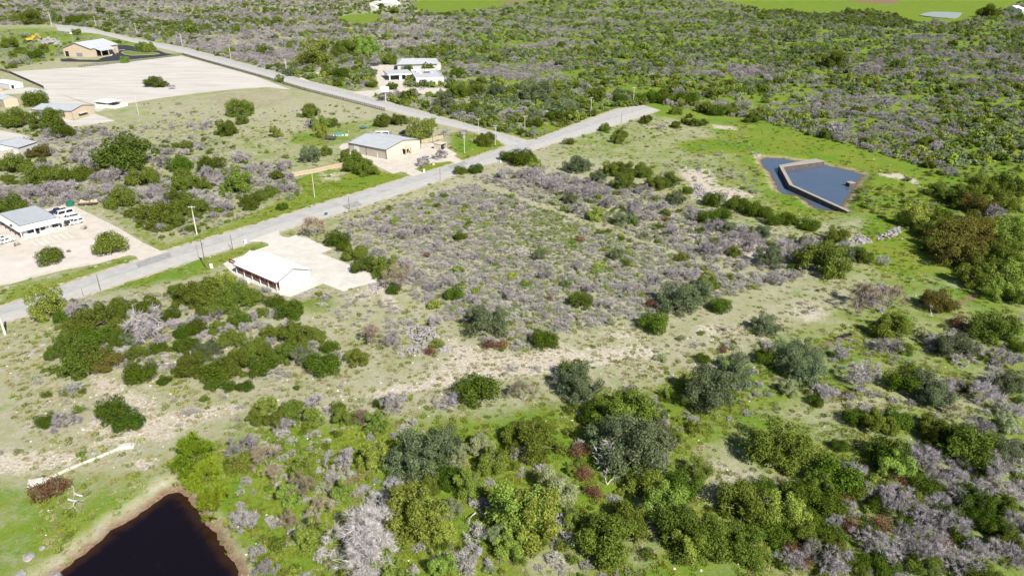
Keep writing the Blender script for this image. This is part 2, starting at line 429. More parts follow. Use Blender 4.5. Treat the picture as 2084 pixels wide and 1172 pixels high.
# channels: green = how lush the grass is, rock = bare limestone, mud = bare brown soil
CH = {k: np.full(len(GP), v) for k, v in (('green', 0.38), ('rock', 0.12), ('mud', 0.04))}
PAINTS = [
    # big areas
    ('green', 0.80, 40, [(900, -20), (2200, -20), (2200, 300), (1400, 330), (1180, 240), (900, 150)]),
    ('green', 0.40, 30, [(-50, -20), (900, -20), (900, 150), (560, 140), (300, 70), (-50, 60)]),
    ('green', 0.82, 12, [(1290, 235), (1500, 250), (1640, 190), (2150, 170), (2300, 640), (1900, 610), (1790, 560), (1850, 450), (1740, 430), (1600, 440), (1540, 330), (1400, 300)]),
    ('green', 0.68, 8, [(1480, 720), (1700, 560), (1790, 540), (2300, 560), (2400, 1300), (1350, 1300), (1330, 900)]),
    ('green', 0.80, 6, [(440, 890), (620, 850), (900, 860), (1250, 820), (1480, 740), (1480, 860), (1360, 1010), (1420, 1180), (1300, 1300), (520, 1300), (470, 1120), (400, 1000)]),
    ('green', 0.62, 5, [(-60, 985), (160, 950), (330, 905), (350, 985), (90, 1160), (-80, 1250)]),
    ('green', 0.30, 8, [(-60, 690), (90, 700), (250, 790), (480, 800), (640, 770), (860, 760), (900, 800), (620, 840), (420, 880), (300, 960), (60, 980), (-60, 990)]),
    ('green', 0.26, 6, [(690, 440), (955, 362), (1575, 583), (1140, 690)]),
    ('rock', 0.36, 6, [(690, 440), (955, 362), (1575, 583), (1140, 690)]),
    ('green', 0.25, 8, [(980, 350), (1100, 345), (1500, 470), (1720, 510), (1600, 570)]),
    ('rock', 0.38, 8, [(980, 350), (1100, 345), (1500, 470), (1720, 510), (1600, 570)]),
    ('green', 0.30, 8, [(1140, 695), (1600, 590), (1760, 560), (1800, 600), (1500, 720), (1330, 760), (1050, 790), (800, 770), (850, 730), (1020, 720)]),
    ('rock', 0.34, 8, [(1140, 695), (1600, 590), (1760, 560), (1800, 600), (1500, 720), (1330, 760), (1050, 790), (800, 770), (850, 730), (1020, 720)]),
    ('green', 0.5, 6, [(1190, 260), (1320, 232), (1420, 250), (1500, 300), (1540, 420), (1400, 400), (1250, 330), (1120, 320)]),
    ('rock', 0.25, 8, [(1190, 260), (1320, 232), (1420, 250), (1500, 300), (1540, 420), (1400, 400), (1250, 330), (1120, 320)]),
    ('green', 0.95, 5, ell(1470, 297, 85, 16)), ('green', 0.95, 4, ell(1640, 300, 120, 12)), ('green', 0.98, 4, ell(1820, 490, 60, 60)),
    ('green', 0.98, 3, ell(1150, 985, 45, 40)), ('green', 0.98, 3, ell(560, 1100, 45, 90)), ('green', 0.95, 3, ell(490, 1000, 22, 60)),
    ('green', 0.95, 3, ell(2010, 600, 60, 16)), ('green', 0.8, 3, ell(500, 640, 20, 10)), ('green', 0.85, 3, ell(640, 620, 40, 14)),
    ('green', 0.85, 3, ell(1400, 800, 70, 14)), ('green', 0.35, 5, ell(1900, 810, 110, 14)), ('mud', 0.3, 5, ell(1850, 815, 60, 8)), ('green', 0.32, 4, ell(1480, 960, 70, 50)),
    ('mud', 0.28, 4, ell(1520, 985, 50, 28)), ('green', 0.35, 4, ell(1300, 1080, 30, 60)), ('green', 0.28, 4, ell(1120, 1150, 70, 35)), ('mud', 0.25, 4, ell(1130, 1150, 60, 25)),
    ('green', 0.30, 4, ell(1600, 990, 60, 14)), ('green', 0.45, 4, ell(1720, 845, 110, 25)),
    # verges and lawns
    ('green', 0.70, 2.5, [(330, 515), (430, 486), (521, 460), (600, 436), (671, 412), (740, 384), (700, 372), (600, 395), (480, 450), (340, 498), (250, 450), (190, 415), (225, 420)]),
    ('green', 0.72, 2.5, [(200, 592), (310, 558), (405, 527), (472, 507), (545, 490), (548, 503), (500, 520), (455, 540), (400, 560), (300, 580)]),
    ('green', 0.62, 2, [(100, 570), (180, 545), (262, 520), (282, 527), (180, 562), (60, 600), (0, 622), (0, 580)]),
    ('green', 0.85, 2.5, [(640, 350), (745, 345), (800, 355), (838, 360), (760, 382), (690, 400), (620, 395), (600, 372)]),
    ('green', 0.62, 3, [(600, 250), (730, 240), (790, 250), (760, 268), (700, 292), (640, 300), (590, 290)]),
    ('green', 0.95, 2, [(845, 346), (872, 335), (915, 329), (924, 333), (864, 351)]),
    ('green', 0.9, 3, [(925, 270), (990, 276), (1030, 296), (945, 326), (928, 316), (915, 295)]),
    ('green', 0.75, 3, [(1090, 288), (1060, 280), (1000, 262), (1060, 262), (1190, 240), (1260, 216), (1262, 222)]),
    ('green', 0.72, 3, [(606, 160), (640, 155), (720, 182), (930, 243), (1055, 279), (1030, 279), (716, 192)]),
    ('green', 0.75, 6, [(200, 57), (265, 72), (375, 92), (521, 130), (521, 136), (375, 97), (265, 77), (180, 56)]),
    ('green', 0.7, 8, [(0, 55), (120, 60), (200, 69), (265, 85), (330, 98), (240, 92), (120, 120), (0, 140)]),
    ('green', 0.30, 6, [(260, 215), (480, 186), (700, 215), (760, 235), (600, 270), (480, 230), (350, 240)]),
    ('mud', 0.42, 8, [(400, 195), (560, 180), (620, 195), (560, 225), (430, 225)]),
    ('rock', 0.45, 4, [(470, 185), (590, 183), (600, 200), (520, 208)]),
    # bare limestone and tracks
    ('rock', 0.78, 3.0, [(-40, 930), (30, 915), (90, 920), (170, 915), (150, 950), (60, 962), (-40, 975)]),
    ('rock', 0.70, 3.0, [(180, 755), (240, 770), (280, 800), (330, 810), (310, 850), (340, 880), (280, 900), (200, 890), (150, 880), (210, 830), (180, 790)]),
    ('rock', 0.72, 2.5, [(300, 845), (390, 830), (470, 820), (520, 835), (400, 865), (320, 880), (250, 900), (190, 905)]),
    ('rock', 0.55, 4, [(640, 820), (700, 795), (850, 770), (900, 735), (960, 735), (1050, 745), (1180, 735), (1310, 712), (1320, 725), (1160, 755), (1000, 778), (850, 800), (700, 815)]),
    ('rock', 0.66, 4, [(920, 680), (960, 700), (1010, 715), (1060, 720), (1130, 700), (1180, 715), (1320, 710), (1150, 745), (1000, 752), (930, 745), (900, 700)]),
    ('rock', 0.6, 3, ell(1265, 680, 35, 10)), ('rock', 0.55, 3, ell(1450, 670, 40, 12)), ('rock', 0.55, 3, ell(1650, 640, 35, 18)),
    ('rock', 0.75, 4, [(1380, 345), (1440, 345), (1460, 380), (1500, 385), (1540, 400), (1450, 410), (1410, 405), (1400, 375)]),
    ('rock', 0.62, 5, [(1380, 470), (1480, 465), (1560, 500), (1560, 540), (1480, 520), (1400, 500)]),
    ('rock', 0.6, 4, [(1640, 495), (1700, 490), (1750, 480), (1720, 510), (1640, 530)]),
    ('rock', 0.65, 3, [(1780, 352), (1830, 352), (1870, 366), (1880, 385), (1840, 368), (1790, 360)]),
    ('rock', 0.62, 4, [(1440, 250), (1500, 258), (1510, 268), (1450, 262)]),
    ('rock', 0.75, 2.5, [(740, 577), (780, 575), (815, 625), (820, 634), (800, 634), (770, 605), (745, 592)]),
    ('rock', 0.6, 3, [(700, 600), (740, 590), (760, 610), (720, 620)]),
    ('rock', 0.8, 2.5, ell(290, 945, 30, 12)), ('rock', 0.75, 3, [(340, 880), (370, 878), (350, 895), (320, 905), (330, 890)]),
    ('rock', 0.6, 2, ell(640, 905, 20, 14)),
    ('rock', 0.55, 4, [(0, 580), (60, 570), (40, 590), (0, 610)]), ('rock', 0.5, 4, [(640, 350), (720, 345), (700, 370), (640, 375)]),
    ('rock', 0.7, 10, ell(92, 82, 30, 7)), ('rock', 0.6, 8, ell(5, 76, 12, 5)), ('rock', 0.5, 6, ell(365, 230, 12, 12)),
    ('rock', 0.7, 12, ell(1818, 207, 18, 4)), ('mud', 0.5, 12, ell(1818, 207, 18, 4)),
    ('rock', 0.80, 1.5, [(1312, 711), (1150, 737), (1000, 756), (880, 777), (760, 800), (760, 808), (882, 787), (1005, 766), (1155, 747), (1316, 719)]),
    # bare brown earth
    ('mud', 0.85, 1.6, [(660, 1010), (700, 975), (740, 950), (790, 912), (796, 920), (745, 965), (710, 995), (680, 1018)]),
    ('mud', 0.8, 2, [(1640, 712), (1690, 690), (1740, 672), (1750, 678), (1700, 698), (1650, 722)]),
    ('mud', 0.85, 2, [(1945, 612), (1985, 594), (2003, 594), (1990, 606), (1950, 622)]),
    ('mud', 0.5, 3, ell(1320, 778, 18, 6)), ('mud', 0.45, 3, ell(1225, 770, 40, 12)),
    ('mud', 0.5, 2, ell(345, 985, 30, 12)),
    ('mud', 0.35, 3, [(860, 790), (1000, 770), (1000, 785), (870, 805)]),
    # far fields
    ('green', 0.95, 12, P_FIELD1), ('green', 0.95, 12, P_FIELD3), ('green', 0.85, 10, P_FIELD5),
    ('mud', 0.55, 15, P_FIELD2), ('mud', 0.85, 15, P_FIELD4),
]
for ch, v, soft, pl in PAINTS:
    pl = pl if isinstance(pl, np.ndarray) else poly(pl)
    a = np.clip(0.5 - sdist_local(GP, pl, soft + 1) / (2 * soft), 0, 1)
    CH[ch] = CH[ch] * (1 - a) + v * a
for pl, ring in ((P_POND1, 4.6), (P_POND2, 4.5)):
    d = sdist_local(GP, pl, 12.0)
    a = np.clip(1 - d / ring, 0, 1)
    CH['mud'] = np.maximum(CH['mud'], a * 0.75)
    CH['green'] *= (1 - a * 0.8)
# large uneven patches everywhere
pn = 0.5 + 0.25 * np.sin(GP[:, 0] * 0.031 + 2 * np.sin(GP[:, 1] * 0.017)) + 0.25 * np.sin(GP[:, 1] * 0.027 + 2 * np.sin(GP[:, 0] * 0.019 + 1))
CH['green'] = np.clip(CH['green'] * (0.82 + 0.36 * pn), 0, 1)

me = mesh_np('ground', np.column_stack([GP, GZ]), faces, None)
for k, v in CH.items():
    at_ = me.attributes.new(k, 'FLOAT', 'POINT')
    at_.data.foreach_set('value', v.astype(np.float32))
me.polygons.foreach_set('use_smooth', np.ones(len(faces), bool))

def ground_material():
    m = bpy.data.materials.new('ground_soil_and_grass')
    m.use_nodes = True
    nt = m.node_tree
    L = nt.links.new
    b = nt.nodes['Principled BSDF']
    b.inputs['Roughness'].default_value = 0.95
    b.inputs['Specular IOR Level'].default_value = 0.1
    geo = node(nt, 'ShaderNodeNewGeometry')
    def noise(scale, detail=5.0, rough=0.6):
        n = node(nt, 'ShaderNodeTexNoise')
        n.inputs['Scale'].default_value = scale
        n.inputs['Detail'].default_value = detail
        n.inputs['Roughness'].default_value = rough
        L(geo.outputs['Position'], n.inputs['Vector'])
        return n.outputs[0]
    def ramp(sock, stops):
        r = node(nt, 'ShaderNodeValToRGB')
        cr = r.color_ramp
        while len(cr.elements) < len(stops):
            cr.elements.new(0.5)
        for e, (p, c) in zip(cr.elements, stops):
            e.position = p
            e.color = (*c, 1)
        L(sock, r.inputs[0])
        return r.outputs[0]
    def attr(name):
        a = node(nt, 'ShaderNodeAttribute', attribute_name=name)
        return a.outputs['Fac']
    def math(op, a, bb):
        n = node(nt, 'ShaderNodeMath', operation=op)
        for i, s in enumerate((a, bb)):
            if isinstance(s, (int, float)):
                n.inputs[i].default_value = s
            else:
                L(s, n.inputs[i])
        return n.outputs[0]
    def mask(att, nz, gain, spread):
        # att + (noise-.5)*spread, sharpened around .5
        v = math('ADD', attr(att), math('MULTIPLY', math('SUBTRACT', nz, 0.5), spread))
        r = node(nt, 'ShaderNodeMapRange', interpolation_type='SMOOTHSTEP')
        r.inputs[1].default_value = 0.5 - gain
        r.inputs[2].default_value = 0.5 + gain
        L(v, r.inputs[0])
        return r.outputs[0]
    def mix(f, a, bb):
        n = node(nt, 'ShaderNodeMix', data_type='RGBA')
        L(f, n.inputs[0]); L(a, n.inputs[6]); L(bb, n.inputs[7])
        return n.outputs[2]
    n_big, n_mid, n_fin, n_tiny = noise(0.05, 6, 0.7), noise(0.28, 8, 0.72), noise(1.6, 6, 0.7), noise(5.5, 4, 0.7)
    n_patch = noise(0.11, 9, 0.75)
    dry = ramp(n_fin, [(0.25, (0.235, 0.210, 0.145)), (0.5, (0.37, 0.345, 0.262)), (0.75, (0.55, 0.52, 0.435))])
    dry2 = ramp(n_tiny, [(0.3, (0.200, 0.212, 0.095)), (0.7, (0.40, 0.405, 0.245))])
    dry = mix(ramp(n_mid, [(0.4, (0, 0, 0)), (0.6, (1, 1, 1))]), dry, dry2)
    g1 = ramp(n_fin, [(0.25, (0.068, 0.105, 0.009)), (0.5, (0.165, 0.218, 0.024)), (0.78, (0.33, 0.365, 0.095))])
    g2 = ramp(n_tiny, [(0.25, (0.055, 0.125, 0.009)), (0.75, (0.180, 0.305, 0.030))])
    grs = mix(ramp(n_big, [(0.46, (0, 0, 0)), (0.6, (1, 1, 1))]), g1, g2)
    rk = ramp(n_fin, [(0.28, (0.28, 0.24, 0.18)), (0.5, (0.47, 0.42, 0.34)), (0.72, (0.66, 0.61, 0.53))])
    md = ramp(n_fin, [(0.3, (0.12, 0.075, 0.045)), (0.7, (0.31, 0.22, 0.145))])
    n_gr = math('ADD', math('MULTIPLY', n_patch, 0.55), math('MULTIPLY', n_fin, 0.45))
    n_rk = math('ADD', math('MULTIPLY', n_mid, 0.6), math('MULTIPLY', n_fin, 0.4))
    col = mix(mask('green', n_gr, 0.22, 1.9), dry, grs)
    col = mix(mask('rock', n_rk, 0.12, 1.5), col, rk)
    col = mix(mask('mud', n_rk, 0.18, 1.1), col, md)
    L(col, b.inputs['Base Color'])
    bp = node(nt, 'ShaderNodeBump')
    bp.inputs['Distance'].default_value = 0.25
    bp.inputs['Strength'].default_value = 0.9
    L(math('ADD', n_fin, math('MULTIPLY', n_tiny, 0.4)), bp.inputs['Height'])
    L(bp.outputs[0], b.inputs['Normal'])
    return m

me.materials.append(ground_material())
ground = tag(obj('ground', me), 'rolling ground of dry grass green turf and bare limestone', kind='structure')

# ------------------------------------------------------------------ roads, yards, water
ASPH = mat('asphalt_weathered', (0.43, 0.42, 0.40), 0.9, 0.07, 0.35, 0.004, stretch=(1, 1, 1), bscale=9)
ASPHD = mat('asphalt_new', (0.035, 0.037, 0.045), 0.85, 0.15, 0.5, 0.004, bscale=9)
CONC = mat('concrete_bright', (0.55, 0.525, 0.48), 0.85, 0.08, 0.25, 0.003, bscale=8)
CONCT = mat('concrete_tan', (0.53, 0.48, 0.42), 0.85, 0.09, 0.25, 0.003, bscale=8)
GRAV = mat('crushed_limestone', (0.50, 0.475, 0.44), 0.95, 0.11, 0.12, 0.03, bscale=3, stretch=(0.22, 1.3, 1), rot=0.45)
GRAVP = mat('crushed_limestone_pink', (0.57, 0.51, 0.47), 0.95, 0.08, 0.15, 0.03, bscale=3)
KERB = mat('kerb_concrete', (0.56, 0.54, 0.49), 0.85, 0.1, 1.0)
PAINT = mat('white_paint_lines', (0.72, 0.71, 0.68), 0.7, 0.1, 2.0)

GRASSL = mat('lawn_grass', (0.15, 0.185, 0.03), 0.95, 0.3, 1.2, 0.05)
tag(sheet('road', P_ROAD, 0.030, ASPH), 'weathered pale asphalt road crossing the land diagonally')
def resample(pts, n):
    P = np.array([at(*p)[:2] for p in pts])
    d = np.r_[0, np.cumsum(np.linalg.norm(np.diff(P, axis=0), axis=1))]
    t = np.linspace(0, d[-1], n)
    return np.column_stack([np.interp(t, d, P[:, 0]), np.interp(t, d, P[:, 1])])
def between(U, L, a, b, n, z, name, m, parent, wob=0.0, seed=1):
    """band of the carriageway between fractions a and b of its width"""
    g = np.random.default_rng(seed)
    U, L = resample(U, n), resample(L, n)
    A = U + (L - U) * a
    B = U + (L - U) * b
    if wob:
        d = (L - U) / np.linalg.norm(L - U, axis=1)[:, None]
        A = A - d * np.abs(g.normal(0, wob, (n, 1)))
        B = B + d * np.abs(g.normal(0, wob, (n, 1)))
    mb = MB()
    for i in range(n - 1):
        q = [A[i], A[i + 1], B[i + 1], B[i]]
        mb.add([(*p, z) for p in q], [(3, 2, 1, 0)])
    return mb.build(name, m, parent)
SHLD = mat('gravel_shoulder', (0.40, 0.35, 0.26), 0.95, 0.25, 0.6, 0.03)
ASPH2 = mat('asphalt_worn_lane', (0.385, 0.38, 0.37), 0.9, 0.10, 0.25, 0.003, bscale=9)
SEAM = mat('asphalt_seam', (0.30, 0.295, 0.285), 0.9, 0.2, 0.6)
RU, RL = ROAD_U + [(1092, 284), (1192, 246), (1262, 222), (1312, 215)], ROAD_L
rd = bpy.data.objects['road']
between(RU, RL, 0.0, 0.47, 60, 0.0342, 'worn_lane', ASPH2, rd)
between(RU, RL, 0.475, 0.495, 60, 0.0382, 'centre_seam', SEAM, rd)
between(RU, RL, -0.10, 1.08, 400, 0.016, 'gravel_shoulder', SHLD, rd, 0.45)
for sx, u0, u1, fa, fb in ((1, .12, .15, .1, .45), (2, .33, .35, .55, .95), (3, .5, .53, .05, .4), (4, .62, .635, .5, .9)):
    n_ = 200
    U_, L_ = resample(RU, n_), resample(RL, n_)
    i0, i1 = int(u0 * n_), int(u1 * n_)
    q = [U_[i0] + (L_[i0] - U_[i0]) * fa, U_[i1] + (L_[i1] - U_[i1]) * fa, U_[i1] + (L_[i1] - U_[i1]) * fb, U_[i0] + (L_[i0] - U_[i0]) * fb]
    MB().add([(*p, 0.0385) for p in q], [(3, 2, 1, 0)]).build('repair_patch', SEAM, rd)
tag(sheet('side_road', P_CROSS, 0.034, ASPH), 'pale asphalt side road running to the upper left')
tag(sheet('parking_lot', P_JLOT, 0.040, CONC), 'bright concrete yard around the white-roofed building')
tag(sheet('concrete_yard', P_HLOT, 0.040, CONCT), 'tan concrete yard in front of the cream metal building')
tag(sheet('office_parking', P_GLOT, 0.040, CONCT), 'tan paved parking around the grey-roofed office')
tag(sheet('gravel_bed', P_GBED, 0.060, GRAVP), 'pale gravel planting bed in front of the office')
tag(sheet('gravel_lot', P_GRAVEL, 0.045, GRAV), 'large empty crushed limestone lot')
tag(sheet('gravel_track', P_DRIVE_TRACK, 0.040, GRAV), 'gravel track beside the limestone lot')
tag(sheet('concrete_apron', P_DPAD, 0.050, GRAV), 'gravel apron below the tan workshop')
tag(sheet('gravel_apron', P_FPAD, 0.048, GRAV), 'gravel apron above the left edge sheds')
tag(sheet('asphalt_drive', P_APAVE, 0.050, ASPHD), 'black asphalt drive looping beside the tan hall')
between(X_U, X_L, -0.08, 1.08, 300, 0.014, 'gravel_shoulder', SHLD, bpy.data.objects['side_road'], 0.5, 2)
between(X_U, X_L, 0.0, 0.48, 60, 0.0384, 'worn_lane', ASPH2, bpy.data.objects['side_road'])
tag(sheet('school_drive', P_ILOT, 0.045, CONCT), 'concrete drive and parking of the white office complex')
tag(sheet('concrete_spur', P_ISPUR, 0.048, CONC), 'short concrete spur off the side road')

def strip_mesh(name, pts, w, z0, z1, m, parent=None, closed=False):
    """band of width w along ground points"""
    P = [np.array(p[:2], float) for p in pts]
    n = len(P)
    mb = MB()
    Lf, Rt = [], []
    for i in range(n):
        a = P[i - 1] if (i > 0 or closed) else P[i]
        b = P[(i + 1) % n] if (i < n - 1 or closed) else P[i]
        d = b - a
        d = d / max(np.linalg.norm(d), 1e-6)
        nn = np.array([-d[1], d[0]])
        Lf.append(P[i] + nn * w / 2)
        Rt.append(P[i] - nn * w / 2)
    for i in range(n if closed else n - 1):
        j = (i + 1) % n
        q = [Rt[i], Rt[j], Lf[j], Lf[i]]
        mb.add([(*p, z0) for p in q] + [(*p, z1) for p in q],
               [(4, 5, 6, 7), (0, 1, 5, 4), (2, 3, 7, 6), (3, 0, 4, 7), (1, 2, 6, 5)])
    return mb.build(name, m, parent)

isl = sheet('drive_island', P_AISLE, 0.12, GRASSL)
tag(isl, 'grassed island inside the black asphalt drive')
strip_mesh('kerb', P_AISLE, 0.5, 0.0, 0.20, KERB, isl, True)
kb = strip_mesh('kerb', [at(*p) for p in [(205, 118), (216, 115.5), (226, 114), (230, 108), (236, 103.5), (254, 101.5)]], 1.6, 0.0, 0.16, KERB)
tag(kb, 'pale concrete kerb along the black drive', kind='structure')
kb = strip_mesh('kerb', [at(*p) for p in [(567, 470), (568, 478), (574, 482.5), (588, 485), (607, 479), (632, 488)]], 0.35, 0.0, 0.17, KERB)
tag(kb, 'rounded kerb at the entrance of the concrete yard', kind='structure')
kb = strip_mesh('kerb', [at(*p) for p in [(651, 516), (716, 542), (770, 566), (779, 576)]], 0.35, 0.0, 0.17, KERB)
tag(kb, 'kerb along the far edge of the concrete yard', kind='structure')
kb = strip_mesh('kerb', [at(*p) for p in [(517, 512), (549, 500.5), (546, 496), (532, 491.5), (508, 490.5)]], 0.35, 0.0, 0.17, KERB)
tag(kb, 'kerb around the grass tongue by the road', kind='structure')
kb = strip_mesh('kerb', [at(*p) for p in [(150, 420), (190, 440), (240, 465), (290, 495), (322, 510)]], 0.35, 0.0, 0.18, KERB)
tag(kb, 'kerb along the office drive', kind='structure')
# painted parking bays before the office
for i in range(7):
    t = i / 6
    p0 = at(62 + 72 * t, 490.5 - 17 * t)[:2]
    p1 = at(62 + 72 * t + 14, 490.5 - 17 * t + 10)[:2]
    o = strip_mesh('bay_line', [p0, p1], 0.22, 0.036, 0.046, PAINT, bpy.data.objects['office_parking'])

def water_mat(name, tint, rough=0.06, wave=0.02, scale=1.2):
    m = mat(name, tint, rough, 0.05, 0.05, wave, bscale=scale, spec=0.22)
    return m

def pond(name, pl, lvl, deep, shallow, inset, label):
    """water sheet whose margin of width inset is shallow and takes the colour of the bed"""
    st = max(0.4, inset / 3)
    lo, hi = pl.min(0) - 2 * st, pl.max(0) + 2 * st
    xs, ys = np.arange(lo[0], hi[0], st), np.arange(lo[1], hi[1], st)
    X, Y = np.meshgrid(xs, ys)
    P = np.column_stack([X.ravel(), Y.ravel()])
    d = sdist(P, pl)
    ix_ = np.arange(len(P)).reshape(len(ys), len(xs))
    q = np.stack([ix_[:-1, :-1].ravel(), ix_[:-1, 1:].ravel(), ix_[1:, 1:].ravel(), ix_[1:, :-1].ravel()], 1)
    q = q[d[q].min(1) < min(0.8, st)]
    me_ = mesh_np(name, np.column_stack([P, np.full(len(P), lvl)]), q, None)
    at_ = me_.attributes.new('depth', 'FLOAT', 'POINT')
    at_.data.foreach_set('value', np.clip(-d / inset, 0, 1).astype(np.float32))
    m = water_mat('water_' + name, deep, 0.04, 0.002, 3.0)
    nt = m.node_tree
    b = nt.nodes['Principled BSDF']
    src = b.inputs['Base Color'].links[0].from_socket
    mx = node(nt, 'ShaderNodeMix', data_type='RGBA')
    aa = node(nt, 'ShaderNodeAttribute', attribute_name='depth')
    nz = node(nt, 'ShaderNodeTexNoise')
    nz.inputs['Scale'].default_value = 0.5
    nz.inputs['Detail'].default_value = 5
    g_ = node(nt, 'ShaderNodeNewGeometry')
    nt.links.new(g_.outputs['Position'], nz.inputs['Vector'])
    ad = node(nt, 'ShaderNodeMath', operation='ADD')
    sb = node(nt, 'ShaderNodeMath', operation='SUBTRACT')
    sb.inputs[1].default_value = 0.45
    nt.links.new(nz.outputs[0], sb.inputs[0])
    nt.links.new(aa.outputs['Fac'], ad.inputs[0])
    nt.links.new(sb.outputs[0], ad.inputs[1])
    mr = node(nt, 'ShaderNodeMapRange', interpolation_type='SMOOTHSTEP')
    nt.links.new(ad.outputs[0], mr.inputs[0])
    mx.inputs[6].default_value = (*shallow, 1)
    nt.links.new(mr.outputs[0], mx.inputs[0])
    nt.links.new(src, mx.inputs[7])
    nt.links.new(mx.outputs[2], b.inputs['Base Color'])
    me_.materials.append(m)
    return tag(obj(name, me_), label, kind='structure')

pond('pond_water', P_POND1, -1.3, (0.006, 0.004, 0.007), (0.030, 0.014, 0.007), 2.4, 'near black water of the stock pond at lower left')
pond('reservoir_water', P_POND2, -1.2, (0.075, 0.105, 0.165), (0.10, 0.095, 0.045), 1.6, 'grey-blue water of the walled reservoir pond')
pond('far_pond_water', P_POND3, -0.5, (0.32, 0.34, 0.35), (0.34, 0.34, 0.32), 3.0, 'silvery far pond in the green pasture')
pond('creek_pool_water', P_POOL, -0.25, (0.02, 0.018, 0.015), (0.05, 0.035, 0.02), 0.5, 'small dark pool of the creek')
# ------------------------------------------------------------------ buildings
BUILT = []       # footprints, kept clear of plants
WALL_CREAM = mat('wall_cream_metal', (0.58, 0.52, 0.41), 0.55, 0.05, 0.5, spec=0.4)
WALL_BEIGE = mat('wall_beige_metal', (0.47, 0.42, 0.36), 0.55, 0.05, 0.5, spec=0.4)
WALL_TAN = mat('wall_tan', (0.50, 0.41, 0.315), 0.75, 0.06, 0.6)
WALL_WHITE = mat('wall_white', (0.72, 0.70, 0.66), 0.7, 0.05, 0.6)
WALL_GREY = mat('wall_grey', (0.50, 0.49, 0.49), 0.6, 0.05, 0.6)
MAROON = mat('maroon_brick', (0.20, 0.045, 0.04), 0.8, 0.2, 3.0)
ROOF_WHITE = mat('roof_white', (0.83, 0.82, 0.80), 0.55, 0.03, 0.3)
ROOF_GALV = mat('roof_galvanised', (0.43, 0.455, 0.485), 0.5, 0.05, 0.3, metal=0.08)
ROOF_PALE = mat('roof_pale_metal', (0.50, 0.52, 0.545), 0.5, 0.05, 0.3, metal=0.08)
TRIM_DARK = mat('trim_dark', (0.10, 0.085, 0.075), 0.6, 0.1, 1.0)
TRIM_GREY = mat('trim_grey', (0.27, 0.26, 0.25), 0.6, 0.1, 1.0)
GLASS = mat('window_glass', (0.02, 0.025, 0.03), 0.08, 0.2, 1.0, spec=0.6)
DARKIN = mat('dark_interior', (0.02, 0.02, 0.025), 0.9, 0.1, 1.0)
DOOR_W = mat('door_white', (0.66, 0.68, 0.70), 0.5, 0.04, 1.0)
DOOR_G = mat('door_grey_blue', (0.22, 0.22, 0.27), 0.5, 0.06, 1.0)
STONE_TAN = mat('stone_tan', (0.46, 0.37, 0.27), 0.85, 0.22, 1.5, 0.03)
WOODF = mat('wood_fence', (0.42, 0.34, 0.25), 0.85, 0.2, 1.5)
METALD = mat('metal_black', (0.02, 0.02, 0.022), 0.5, 0.1, 1.0)
STEEL = mat('metal_grey', (0.45, 0.45, 0.45), 0.4, 0.08, 1.0, metal=0.5)
POLEW = mat('pole_wood', (0.16, 0.125, 0.095), 0.85, 0.2, 2.0, stretch=(1, 1, 0.2))
POLEC = mat('pole_pale', (0.58, 0.55, 0.50), 0.8, 0.1, 2.0, stretch=(1, 1, 0.2))
WHITE = mat('white_enamel', (0.78, 0.78, 0.77), 0.35, 0.02, 1.0, spec=0.5)

def frame(a, b, c):
    """rectangle on the ground: a near-left, b near-right, c the corner behind a"""
    A, B, K = at(*a)[:2], at(*b)[:2], at(*c)[:2]
    u = B - A
    Lx = np.linalg.norm(u)
    u = u / Lx
    v = np.array([-u[1], u[0]])
    D = float((K - A) @ v)
    BUILT.append(np.array([A, B, A + u * Lx + v * D, A + v * D]))
    return A, atan2(u[1], u[0]), float(Lx), D

def frame_side(a, c, b):
    """the same, but the side a-c is kept exactly and b only gives the width"""
    A, B, K = at(*a)[:2], at(*b)[:2], at(*c)[:2]
    v = K - A
    D = np.linalg.norm(v)
    v = v / D
    u = np.array([v[1], -v[0]])
    Lx = float((B - A) @ u)
    BUILT.append(np.array([A, A + u * Lx, A + u * Lx + v * D, A + v * D]))
    return A, atan2(u[1], u[0]), Lx, float(D)

def gable_shell(mb_wall, Lx, D, eave, ridge, axis):
    """solid walls below a gable roof; axis = direction of the ridge"""
    if axis == 'y':
        mb_wall.profile_y([(0, -0.3), (Lx, -0.3), (Lx, eave), (Lx / 2, ridge), (0, eave)], 0, D)
    else:
        mb_wall.add([(0, 0, -0.3), (0, D, -0.3), (0, D, eave), (0, D / 2, ridge), (0, 0, eave),
                     (Lx, 0, -0.3), (Lx, D, -0.3), (Lx, D, eave), (Lx, D / 2, ridge), (Lx, 0, eave)],
                    [(4, 3, 2, 1, 0), (5, 6, 7, 8, 9), (0, 5, 9, 4), (4, 9, 8, 3), (3, 8, 7, 2), (2, 7, 6, 1), (0, 1, 6, 5)])

